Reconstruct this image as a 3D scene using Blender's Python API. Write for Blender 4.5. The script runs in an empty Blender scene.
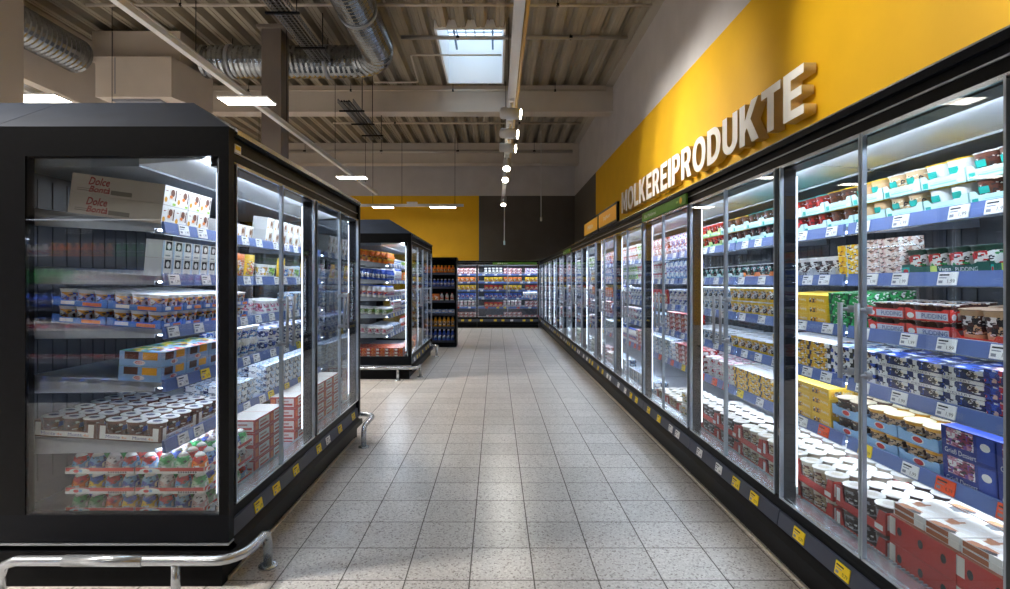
import bpy, bmesh, math, random
from math import pi, sin, cos, radians
R = random.Random(7)
S = bpy.context.scene
COL = S.collection.objects
H = 1.385                     # eye height

# ------------------------------------------------------------------ materials
def lin(c):
    return c / 12.92 if c <= .04045 else ((c + .055) / 1.055) ** 2.4
def hexc(h):
    h = h.lstrip('#')
    return tuple(lin(int(h[i:i + 2], 16) / 255) for i in (0, 2, 4)) + (1,)
_m = {}
def mat(h, rough=.5, metal=0., spec=.5, coat=0.):
    k = (h, rough, metal, spec, coat)
    if k in _m: return _m[k]
    m = bpy.data.materials.new('plain_' + h.strip('#')); m.use_nodes = True
    b = m.node_tree.nodes['Principled BSDF']
    b.inputs['Base Color'].default_value = hexc(h); b.inputs['Roughness'].default_value = rough
    b.inputs['Metallic'].default_value = metal; b.inputs['Specular IOR Level'].default_value = spec
    b.inputs['Coat Weight'].default_value = coat
    _m[k] = m; return m
def nodes(name):
    m = bpy.data.materials.new(name); m.use_nodes = True
    nt = m.node_tree
    return m, nt, nt.nodes['Principled BSDF']
def ramp(nt, stops, const=True):
    r = nt.nodes.new('ShaderNodeValToRGB'); r.color_ramp.interpolation = 'CONSTANT' if const else 'LINEAR'
    e = r.color_ramp.elements
    e[0].position, e[0].color = stops[0][0], hexc(stops[0][1])
    e[1].position, e[1].color = stops[1][0], hexc(stops[1][1])
    for p, c in stops[2:]:
        n = e.new(p); n.color = hexc(c)
    return r
def prt(base, accents, scale=60, stretch=(1, 1, 1), rough=.4, share=.5, off=0.):
    """printed packaging: blocky patches of accent colours on a base colour"""
    k = ('prt', base, tuple(accents), scale, stretch, rough, share, off)
    if k in _m: return _m[k]
    m, nt, b = nodes('print_' + base.strip('#'))
    tc = nt.nodes.new('ShaderNodeTexCoord'); mp = nt.nodes.new('ShaderNodeMapping')
    mp.inputs['Scale'].default_value = stretch; mp.inputs['Location'].default_value = (off, off * .7, off * 1.3)
    vo = nt.nodes.new('ShaderNodeTexVoronoi'); vo.distance = 'CHEBYCHEV'; vo.inputs['Scale'].default_value = scale
    nt.links.new(tc.outputs['Object'], mp.inputs[0]); nt.links.new(mp.outputs[0], vo.inputs['Vector'])
    sp = nt.nodes.new('ShaderNodeSeparateColor'); nt.links.new(vo.outputs['Color'], sp.inputs[0])
    st = [(0, base)]
    n = len(accents)
    for i, a in enumerate(accents): st.append((1 - share + share * i / n, a))
    r = ramp(nt, st); nt.links.new(sp.outputs[0], r.inputs[0])
    # small print: short dark or pale dashes over the blocks
    m2 = nt.nodes.new('ShaderNodeMapping'); m2.inputs['Scale'].default_value = (1, .55, 1.6); nt.links.new(mp.outputs[0], m2.inputs[0])
    v2 = nt.nodes.new('ShaderNodeTexVoronoi'); v2.distance = 'CHEBYCHEV'; v2.inputs['Scale'].default_value = scale * 2.6; nt.links.new(m2.outputs[0], v2.inputs['Vector'])
    s2 = nt.nodes.new('ShaderNodeSeparateColor'); nt.links.new(v2.outputs['Color'], s2.inputs[0])
    fine = ramp(nt, [(0, '#000000'), (.74, '#ffffff')]); nt.links.new(s2.outputs[1], fine.inputs[0])
    ink = ramp(nt, [(0, '#22242c'), (.45, '#f4f4f2'), (.75, accents[-1])]); nt.links.new(s2.outputs[2], ink.inputs[0])
    mx = nt.nodes.new('ShaderNodeMix'); mx.data_type = 'RGBA'
    nt.links.new(fine.outputs[0], mx.inputs[0]); nt.links.new(r.outputs[0], mx.inputs[6]); nt.links.new(ink.outputs[0], mx.inputs[7])
    nt.links.new(mx.outputs[2], b.inputs['Base Color'])
    b.inputs['Roughness'].default_value = rough
    _m[k] = m; return m
def emit(h, s, name='lamp_glow'):
    m = bpy.data.materials.new(name); m.use_nodes = True; nt = m.node_tree; nt.nodes.clear()
    e = nt.nodes.new('ShaderNodeEmission'); o = nt.nodes.new('ShaderNodeOutputMaterial')
    e.inputs[0].default_value = hexc(h); e.inputs[1].default_value = s
    nt.links.new(e.outputs[0], o.inputs[0]); return m
def glass_mat(name='clear_glass', tint='#f4f8fa', f0=.04, k=.9):
    m = bpy.data.materials.new(name); m.use_nodes = True; nt = m.node_tree; nt.nodes.clear()
    o = nt.nodes.new('ShaderNodeOutputMaterial'); mx = nt.nodes.new('ShaderNodeMixShader')
    tr = nt.nodes.new('ShaderNodeBsdfTransparent'); gl = nt.nodes.new('ShaderNodeBsdfGlossy')
    tr.inputs[0].default_value = hexc(tint); gl.inputs['Roughness'].default_value = 0.0
    gl.inputs[0].default_value = (1, 1, 1, 1)
    lw = nt.nodes.new('ShaderNodeLayerWeight'); lw.inputs[0].default_value = .5
    p = nt.nodes.new('ShaderNodeMath'); p.operation = 'POWER'; p.inputs[1].default_value = 5
    q = nt.nodes.new('ShaderNodeMath'); q.operation = 'MULTIPLY_ADD'; q.inputs[1].default_value = k; q.inputs[2].default_value = f0
    nt.links.new(lw.outputs['Facing'], p.inputs[0]); nt.links.new(p.outputs[0], q.inputs[0])
    nt.links.new(q.outputs[0], mx.inputs[0]); nt.links.new(tr.outputs[0], mx.inputs[1]); nt.links.new(gl.outputs[0], mx.inputs[2])
    nt.links.new(mx.outputs[0], o.inputs[0]); return m
def noisy(name, c1, c2, scale, rough=.6, detail=4, metal=0, stretch=(1, 1, 1), bump=0):
    m, nt, b = nodes(name)
    tc = nt.nodes.new('ShaderNodeTexCoord'); mp = nt.nodes.new('ShaderNodeMapping'); mp.inputs['Scale'].default_value = stretch
    n = nt.nodes.new('ShaderNodeTexNoise'); n.inputs['Scale'].default_value = scale; n.inputs['Detail'].default_value = detail
    r = ramp(nt, [(.3, c1), (.7, c2)], False)
    nt.links.new(tc.outputs['Object'], mp.inputs[0]); nt.links.new(mp.outputs[0], n.inputs['Vector'])
    nt.links.new(n.outputs[0], r.inputs[0]); nt.links.new(r.outputs[0], b.inputs['Base Color'])
    b.inputs['Roughness'].default_value = rough; b.inputs['Metallic'].default_value = metal
    if bump:
        bp = nt.nodes.new('ShaderNodeBump'); bp.inputs['Strength'].default_value = bump; bp.inputs['Distance'].default_value = .01
        nt.links.new(n.outputs[0], bp.inputs['Height']); nt.links.new(bp.outputs[0], b.inputs['Normal'])
    return m

def floor_mat():
    m, nt, b = nodes('speckled_floor_tile'); N = nt.nodes.new; L = nt.links.new
    tc = N('ShaderNodeTexCoord'); sp = N('ShaderNodeSeparateXYZ'); L(tc.outputs['Object'], sp.inputs[0])
    def mth(op, a, v=None, c=None):
        n = N('ShaderNodeMath'); n.operation = op
        L(a, n.inputs[0])
        if v is not None:
            if isinstance(v, (int, float)): n.inputs[1].default_value = v
            else: L(v, n.inputs[1])
        if c is not None: n.inputs[2].default_value = c
        return n.outputs[0]
    T = .3
    fx = mth('FRACT', mth('MULTIPLY_ADD', sp.outputs[0], 1 / T, 100 + .123 / T))
    fy = mth('FRACT', mth('MULTIPLY_ADD', sp.outputs[1], 1 / T, 100 - 2.46 / T))
    ex = mth('ABSOLUTE', mth('SUBTRACT', fx, .5)); ey = mth('ABSOLUTE', mth('SUBTRACT', fy, .5))
    joint = mth('GREATER_THAN', mth('MAXIMUM', ex, ey), .5 - .0032 / T)
    vo = N('ShaderNodeTexVoronoi'); vo.inputs['Scale'].default_value = 120; L(tc.outputs['Object'], vo.inputs['Vector'])
    sc = N('ShaderNodeSeparateColor'); L(vo.outputs['Color'], sc.inputs[0])
    r = ramp(nt, [(0, '#8f8782'), (.07, '#b9b3ae'), (.25, '#c9c4bf'), (.8, '#d6d1cc'), (.94, '#a8a19b')])
    L(sc.outputs[0], r.inputs[0])
    # tile to tile tone
    cx = mth('FLOOR', mth('MULTIPLY_ADD', sp.outputs[0], 1 / T, 100 + .123 / T)); cy = mth('FLOOR', mth('MULTIPLY_ADD', sp.outputs[1], 1 / T, 100 - 2.46 / T))
    cb = N('ShaderNodeCombineXYZ'); L(cx, cb.inputs[0]); L(cy, cb.inputs[1])
    wn = N('ShaderNodeTexWhiteNoise'); L(cb.outputs[0], wn.inputs['Vector'])
    tone = mth('MULTIPLY_ADD', wn.outputs['Value'], .14, .86)
    ns = N('ShaderNodeTexNoise'); ns.inputs['Scale'].default_value = 1.3; ns.inputs['Detail'].default_value = 6; L(tc.outputs['Object'], ns.inputs['Vector'])
    tone2 = mth('MULTIPLY', tone, mth('MULTIPLY_ADD', ns.outputs[0], .22, .89))
    mx = N('ShaderNodeMix'); mx.data_type = 'RGBA'; mx.blend_type = 'MULTIPLY'; mx.inputs[0].default_value = 1
    L(r.outputs[0], mx.inputs[6]); cc = N('ShaderNodeCombineColor'); [L(tone2, cc.inputs[i]) for i in range(3)]; L(cc.outputs[0], mx.inputs[7])
    m2 = N('ShaderNodeMix'); m2.data_type = 'RGBA'; L(joint, m2.inputs[0]); L(mx.outputs[2], m2.inputs[6]); m2.inputs[7].default_value = hexc('#5b5550')
    L(m2.outputs[2], b.inputs['Base Color'])
    L(mth('MULTIPLY_ADD', joint, .4, .3), b.inputs['Roughness'])
    bp = N('ShaderNodeBump'); bp.invert = True; bp.inputs['Strength'].default_value = .4; bp.inputs['Distance'].default_value = .003
    L(joint, bp.inputs['Height']); L(bp.outputs[0], b.inputs['Normal'])
    return m

# ------------------------------------------------------------------ mesh builder
_tx = {}
def text_geo(s, bold=0., shear=0.):
    k = (s, bold, shear)
    if k in _tx: return _tx[k]
    c = bpy.data.curves.new('lettering', 'FONT'); c.body = s; c.size = 1; c.resolution_u = 2; c.offset = bold; c.shear = shear
    o = bpy.data.objects.new('lettering', c)
    me = bpy.data.meshes.new_from_object(o)
    v = [(p.co.x, p.co.y) for p in me.vertices]; f = [tuple(p.vertices) for p in me.polygons]
    bpy.data.objects.remove(o); bpy.data.curves.remove(c); bpy.data.meshes.remove(me)
    x0 = min(p[0] for p in v); x1 = max(p[0] for p in v); y0 = min(p[1] for p in v); y1 = max(p[1] for p in v)
    _tx[k] = (v, f, x0, x1, y0, y1); return _tx[k]

class MB:
    def __init__(s): s.v = []; s.f = []; s.m = []; s.sm = []; s.mats = []
    def mi(s, m):
        if m not in s.mats: s.mats.append(m)
        return s.mats.index(m)
    def face(s, idx, m, smooth=False): s.f.append(idx); s.m.append(s.mi(m)); s.sm.append(smooth)
    def quad(s, a, b, c, d, m):
        n = len(s.v); s.v += [a, b, c, d]; s.face((n, n + 1, n + 2, n + 3), m)
    def poly(s, pts, m):
        n = len(s.v); s.v += pts; s.face(tuple(range(n, n + len(pts))), m)
    def hexa(s, p, m, fm=None):
        """p: 8 corners, bottom ring then top ring; fm: material per face name"""
        n = len(s.v); s.v += p; fm = fm or {}
        for nm, q in (('b', (3, 2, 1, 0)), ('t', (4, 5, 6, 7)), ('f', (0, 1, 5, 4)), ('r', (1, 2, 6, 5)), ('k', (2, 3, 7, 6)), ('l', (3, 0, 4, 7))):
            s.face(tuple(n + i for i in q), fm.get(nm, m))
        return s
    def box(s, x0, y0, z0, x1, y1, z1, m, fm=None):
        # face names: l = x0 side, r = x1 side, f = y0 side, k = y1 side
        return s.hexa([(x0, y0, z0), (x1, y0, z0), (x1, y1, z0), (x0, y1, z0), (x0, y0, z1), (x1, y0, z1), (x1, y1, z1), (x0, y1, z1)], m, fm)
    def lathe(s, prof, mats, n=16, cx=0, cy=0, sq=2., capb=True, capt=True, smooth=True, sx=1., sy=1.):
        b = len(s.v)
        for r, z in prof:
            for i in range(n):
                a = 2 * pi * (i + .5) / n; c, d = cos(a), sin(a)
                k = (abs(c) ** sq + abs(d) ** sq) ** (-1 / sq)
                s.v.append((cx + r * k * c * sx, cy + r * k * d * sy, z))
        for j in range(len(prof) - 1):
            m = mats[j] if isinstance(mats, (list, tuple)) else mats
            for i in range(n):
                i2 = (i + 1) % n
                s.face((b + j * n + i, b + j * n + i2, b + (j + 1) * n + i2, b + (j + 1) * n + i), m, smooth)
        m0 = mats[0] if isinstance(mats, (list, tuple)) else mats
        m1 = mats[-1] if isinstance(mats, (list, tuple)) else mats
        if capb: s.face(tuple(b + i for i in reversed(range(n))), m0)
        t = b + (len(prof) - 1) * n
        if capt: s.face(tuple(t + i for i in range(n)), m1)
        return s
    def tube(s, pts, r, m, n=10, cap=True):
        from mathutils import Vector
        P = [Vector(p) for p in pts]; b = len(s.v); up = None
        for i, p in enumerate(P):
            t = ((P[i + 1] - p) if i == 0 else (p - P[i - 1]) if i == len(P) - 1 else (P[i + 1] - p).normalized() + (p - P[i - 1]).normalized()).normalized()
            if up is None:
                up = Vector((0, 0, 1)) if abs(t.z) < .9 else Vector((1, 0, 0))
            u = (up - t * up.dot(t)).normalized(); w = t.cross(u); up = u
            rr = r[i] if isinstance(r, (list, tuple)) else r
            for k in range(n):
                a = 2 * pi * k / n
                q = p + (u * cos(a) + w * sin(a)) * rr; s.v.append(tuple(q))
        for j in range(len(P) - 1):
            for k in range(n):
                k2 = (k + 1) % n
                s.face((b + j * n + k, b + j * n + k2, b + (j + 1) * n + k2, b + (j + 1) * n + k), m, True)
        if cap:
            s.face(tuple(b + k for k in reversed(range(n))), m); e = b + (len(P) - 1) * n; s.face(tuple(e + k for k in range(n)), m)
        return s
    def pf(s, fr, pts, m):                       # polygon on a print plane fr(u, v) -> xyz
        s.poly([fr(u, v) for u, v in pts], m)
    def rect(s, fr, u0, v0, u1, v1, m): s.pf(fr, [(u0, v0), (u1, v0), (u1, v1), (u0, v1)], m)
    def oval(s, fr, u, v, ru, rv, m, n=14): s.pf(fr, [(u + ru * cos(2 * pi * i / n), v + rv * sin(2 * pi * i / n)) for i in range(n)], m)
    def text(s, fr, t, u0, v0, u1, v1, m, bold=0., shear=0.):
        v, f, x0, x1, y0, y1 = text_geo(t, bold, shear); b = len(s.v)
        s.v += [fr(u0 + (p[0] - x0) / (x1 - x0) * (u1 - u0), v0 + (p[1] - y0) / (y1 - y0) * (v1 - v0)) for p in v]
        for q in f: s.face(tuple(b + i for i in q), m)
    def mesh(s, name):
        me = bpy.data.meshes.new(name); me.from_pydata(s.v, [], s.f)
        for m in s.mats: me.materials.append(m)
        me.polygons.foreach_set('material_index', s.m); me.polygons.foreach_set('use_smooth', s.sm); me.update(); return me
    def build(s, name, parent=None, bev=0, loc=None):
        me = s.mesh(name)
        if bev:
            bm = bmesh.new(); bm.from_mesh(me)
            es = [e for e in bm.edges if len(e.link_faces) == 2 and e.calc_face_angle(0) > .6]
            bmesh.ops.bevel(bm, geom=es, offset=bev, segments=2, affect='EDGES', profile=.6); bm.to_mesh(me); bm.free()
        return link(name, me, parent, loc)
def link(name, me, parent=None, loc=None):
    o = bpy.data.objects.new(name, me); COL.link(o)
    if parent is not None: o.parent = parent
    if loc: o.location = loc
    return o
def tag(o, label, cat, group=None):
    o['label'] = label; o['category'] = cat
    if group: o['group'] = group
    return o
def empty(name, label, cat, loc=(0, 0, 0), rz=0, group=None):
    o = bpy.data.objects.new(name, None); COL.link(o); o.location = loc; o.rotation_euler = (0, 0, rz); o.empty_display_size = .1
    return tag(o, label, cat, group)
def struct(o): o['kind'] = 'structure'; return o
def copy_tree(o, parent=None):
    c = o.copy(); COL.link(c)
    if parent is not None: c.parent = parent
    for ch in o.children: copy_tree(ch, c)
    return c
def fx(x, off=.0006):      # print plane on a face that looks to -x ; u runs to the reader's right (towards -y)
    return lambda u, v: (x - off, -u, v)
def fym(y, off=.0006):     # print plane on the -y side ; u to the reader's right (+x)
    return lambda u, v: (u, y - off, v)
def fyp(y, off=.0006):
    return lambda u, v: (-u, y + off, v)
def fz(z, off=.0006):
    return lambda u, v: (u, v, z + off)

# shared materials
M_BLACK = noisy('black_powder_coat', '#08090c', '#0c0d11', 40, .42); M_BLACK.node_tree.nodes['Principled BSDF'].inputs['Specular IOR Level'].default_value = .12
M_SLATE = mat('#0f1219', .45, 0., .12)
M_CANOPY = noisy('dark_blue_grey_canopy', '#1a212d', '#202836', 8, .55); M_CANOPY.node_tree.nodes['Principled BSDF'].inputs['Specular IOR Level'].default_value = .25
M_RAILBLUE = mat('#3a3f4f', .45)
M_STRIP = mat('#5a70a8', .35)
M_STEEL = mat('#a6abb3', .42, .55)
M_SHELF = noisy('grey_shelf_paint', '#a3a9b4', '#adb3bd', 20, .42)
M_CHROME = mat('#c6ccd2', .27, .8)
M_ALU = mat('#c5ccd4', .25, .9)
M_MIRROR = glass_mat('mirrored_end_glass', '#c9d2d8', .24, .7)
M_EDGE = mat('#aab4bf', .3, .5)
M_GLASS = glass_mat(k=.5, f0=.035)
M_GLASSEND = glass_mat('end_glass', '#f2f5f7', .045, .8)
M_WHITE = mat('#f1f1f0', .5)
M_INNER = mat('#d5d9de', .55)
M_BACKP = mat('#3a3e45', .5)
M_YELTAG = mat('#f5d514', .5); M_ORTAG = mat('#f0521b', .5)
M_INK = mat('#23252b', .6); M_GREYINK = mat('#8a8e99', .6)
M_LED = emit('#eaf3ff', 3.2, 'led_strip_light')
M_ADDED_LED = emit('#eaf3ff', 16, 'added_shelf_glow')  # glow of the bars added under the cooler shelves
M_LEDBAR = emit('#eaf3ff', 30, 'led_bar_light')

# ------------------------------------------------------------------ the room
XR, YB, XL, YF, ZD = 2.585, 17.35, -10.0, -8.2, 5.75
mb = MB(); mb.box(XL - .2, YF - .2, -.1, XR + .2, YB + .2, 0, floor_mat()); struct(mb.build('floor'))
M_WALL = noisy('white_wall_paint', '#bfbab9', '#c8c3c2', 2.5, .75)
M_YEL = noisy('yellow_wall_paint', '#e6b000', '#ecb604', 3, .62)
M_TAUPE = noisy('taupe_wall_paint', '#565049', '#5b554e', 3, .7)
M_CREAM = noisy('cream_panel_paint', '#c9bfb4', '#d2c8bd', 2, .65)
ZC, YSPL = 4.25, 13.72
def wall_panel(mb, a, b, z0, z1, m):            # vertical quad from a to b
    mb.quad((a[0], a[1], z0), (b[0], b[1], z0), (b[0], b[1], z1), (a[0], a[1], z1), m)
mb = MB()
mb.box(XR, YF, 0, XR + .2, YSPL, ZC, M_YEL); mb.box(XR, YSPL, 0, XR + .2, YB + .2, ZC, M_TAUPE); mb.box(XR, YF, ZC, XR + .2, YB + .2, 6.1, M_WALL)
mb.box(XR - .004, YSPL - .05, 2, XR, YSPL, ZC, mat('#4c5560', .6))
struct(mb.build('wall_right'))
mb = MB()
mb.box(XL, YB, 0, -.52, YB + .2, ZC, M_YEL); mb.box(-.52, YB, 0, XR, YB + .2, ZC, M_TAUPE); mb.box(XL, YB, ZC, XR, YB + .2, 6.1, M_WALL)
mb.box(-.56, YB - .004, 2, -.52, YB, ZC, mat('#4c5560', .6))
struct(mb.build('wall_back'))
mb = MB(); mb.box(XL - .2, YF, 0, XL, YB, 6.1, M_WALL); struct(mb.build('wall_left'))
mb = MB(); mb.box(XL - .2, YF - .2, 0, XR + .2, YF, 6.1, M_TAUPE); struct(mb.build('wall_front'))

# trapezoidal roof deck with a hole for the skylight
SX0, SX1, SY0, SY1 = -1.02, .13, 9.05, 11.45
M_DECK = noisy('galvanised_roof_sheet', '#99907f', '#aca291', 5, .55, 5, .15, (1, .15, 1))
def deck(mb, y0, y1, xa, xb):
    per = .33; x = xa
    k = math.floor(xa / per)
    prof = []
    while k * per < xb + per:
        b = k * per
        prof += [(b, 0), (b + .05, 0), (b + .055, .008), (b + .075, .008), (b + .08, 0), (b + .135, 0), (b + .175, .13), (b + .205, .13), (b + .21, .115), (b + .225, .115), (b + .23, .13), (b + .285, .13)]
        k += 1
    prof.append((k * per, 0))
    # slanted web back to the lower flange is the segment from +.285 to the next rib
    pts = [(max(xa, min(xb, p)), z) for p, z in prof]
    for (p, z), (q, w) in zip(pts, pts[1:]):
        if q - p > 1e-5: mb.quad((p, y0, ZD + z), (q, y0, ZD + w), (q, y1, ZD + w), (p, y1, ZD + z), M_DECK)
mb = MB()
deck(mb, YF, SY0, XL, XR); deck(mb, SY1, YB, XL, XR); deck(mb, SY0, SY1, XL, SX0); deck(mb, SY0, SY1, SX1, XR)
mb.box(XL, YF, ZD + .15, XR, SY0 - .05, ZD + .4, M_WALL); mb.box(XL, SY1 + .05, ZD + .15, XR, YB, ZD + .4, M_WALL)
mb.box(XL, SY0 - .05, ZD + .15, SX0 - .05, SY1 + .05, ZD + .4, M_WALL); mb.box(SX1 + .05, SY0 - .05, ZD + .15, XR, SY1 + .05, ZD + .4, M_WALL)
struct(mb.build('ceiling'))
# flashing along the wall
mb = MB(); mb.box(XR - .16, YF, ZD - .03, XR, YB, ZD - .005, mat('#b3aca0', .5)); struct(mb.build('trim_1'))
# skylight shaft, frame, glazing
mb = MB(); t = .04; zt = ZD + .95
W = mat('#f2f4f6', .5)
mb.box(SX0 - t, SY0, ZD - .03, SX0, SY1, zt, W); mb.box(SX1, SY0, ZD - .03, SX1 + t, SY1, zt, W)
mb.box(SX0 - t, SY0 - t, ZD - .03, SX1 + t, SY0, zt, W); mb.box(SX0 - t, SY1, ZD - .03, SX1 + t, SY1 + t, zt, W)
sky = mb.build('window_1'); struct(sky)
g = MB()
for i in range(7): x = SX0 + (SX1 - SX0) * i / 6; g.box(x - .012, SY0, zt - .04, x + .012, SY1, zt, mat('#aab6c4', .5))
for i in range(9): y = SY0 + (SY1 - SY0) * i / 8; g.box(SX0, y - .012, zt - .04, SX1, y + .012, zt, mat('#aab6c4', .5))
g.box(SX0 + .16, SY0 + 1.2, zt - .3, SX0 + .2, SY1 - .1, zt - .26, mat('#6f87a6', .5)); g.box(SX1 - .22, SY0 + 1.2, zt - .3, SX1 - .18, SY1 - .1, zt - .26, mat('#6f87a6', .5))
g.build('window_grid', sky)
g = MB(); g.box(SX0 - t, SY0 - t, zt, SX1 + t, SY1 + t, zt + .01, M_GLASS); g.build('pane', sky)

# beams
M_BEAM = noisy('pale_beam_paint', '#c5bcb1', '#cec5ba', 2, .6)
def beam(name, x0, y0, z0, x1, y1, z1, m=M_BEAM, fl=.03):
    mb = MB(); mb.box(x0, y0, z0 + fl, x1, y1, z1, m); mb.box(x0, y0 - fl, z0, x1, y1 + fl, z0 + fl, m); return struct(mb.build(name))
beam('beam_middle', XL, 11.67, 5.16, XR, 11.95, ZD)
beam('beam_back', XL, 16.45, 5.1, XR, 16.75, ZD)
beam('beam_front', XL, 5.4, 5.16, XR, 5.68, ZD)
beam('beam_left', -7.55, 6.2, 4.55, -7.3, 11.6, ZD, M_CREAM)
# columns
M_COL = noisy('taupe_column', '#6b625b', '#736a63', 3, .6)
mb = MB(); mb.box(-3.78, 8.5, 0, -3.46, 8.82, 5.5, M_COL); mb.box(-3.84, 8.44, 5.48, -3.40, 8.88, 5.53, M_COL); struct(mb.build('column_middle', bev=.01))
mb = MB(); mb.box(-5.35, 5.0, 0, -4.87, 5.45, 5.15, mat('#b3aa9e', .7)); mb.box(-5.38, 4.97, 0, -4.84, 5.48, .1, M_SLATE); struct(mb.build('column_left', bev=.01))

# ------------------------------------------------------------------ coolers
ZLEV = [.30, .59 + .04, .875 + .04, 1.125 + .04, 1.375 + .04, 1.62 + .04]   # deck, then shelves from the bottom up
SF, SD, DEP = .32, .615, 1.08; TL = [0, .06, .06, .07, .08, .13]
def tag_mesh(kind):
    mb = MB(); c = {'w': M_WHITE, 'y': M_YELTAG, 'o': M_ORTAG}[kind]
    w, h = (.085, .05) if kind == 'w' else (.085, .052)
    mb.box(-.004, -w / 2, -h / 2, 0, w / 2, h / 2, c)
    f = fx(-.004)
    mb.rect(f, -w * .42, h * .22, w * .1, h * .34, M_INK); mb.rect(f, -w * .42, h * .02, -w * .02, h * .1, M_GREYINK)
    mb.text(f, '1,99' if kind == 'w' else '0,79', w * .05, -h * .38, w * .42, -h * .05, M_INK)
    mb.rect(f, -w * .42, -h * .36, -w * .2, -h * .14, M_GREYINK)
    return mb.mesh('price_tag')
TAGM = {k: tag_mesh(k) for k in 'wyo'}
def add_tags(par, y0, y1, x, z, rx, kinds, rnd, n):
    for i in range(n):
        k = rnd.choice(kinds)
        o = link('price_tag', TAGM[k], par); y = y0 + (y1 - y0) * (i + .5 + rnd.uniform(-.25, .25)) / n
        o.location = (x, y, z); o.rotation_euler = (0, rx, 0)
def shelf_pt(u, v, lev):
    if lev == 0: return (.10 + u, ZLEV[0] + v)
    return (SF + u * cos(TL[lev]) - v * sin(TL[lev]), ZLEV[lev] + u * sin(TL[lev]) + v * cos(TL[lev]))

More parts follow.
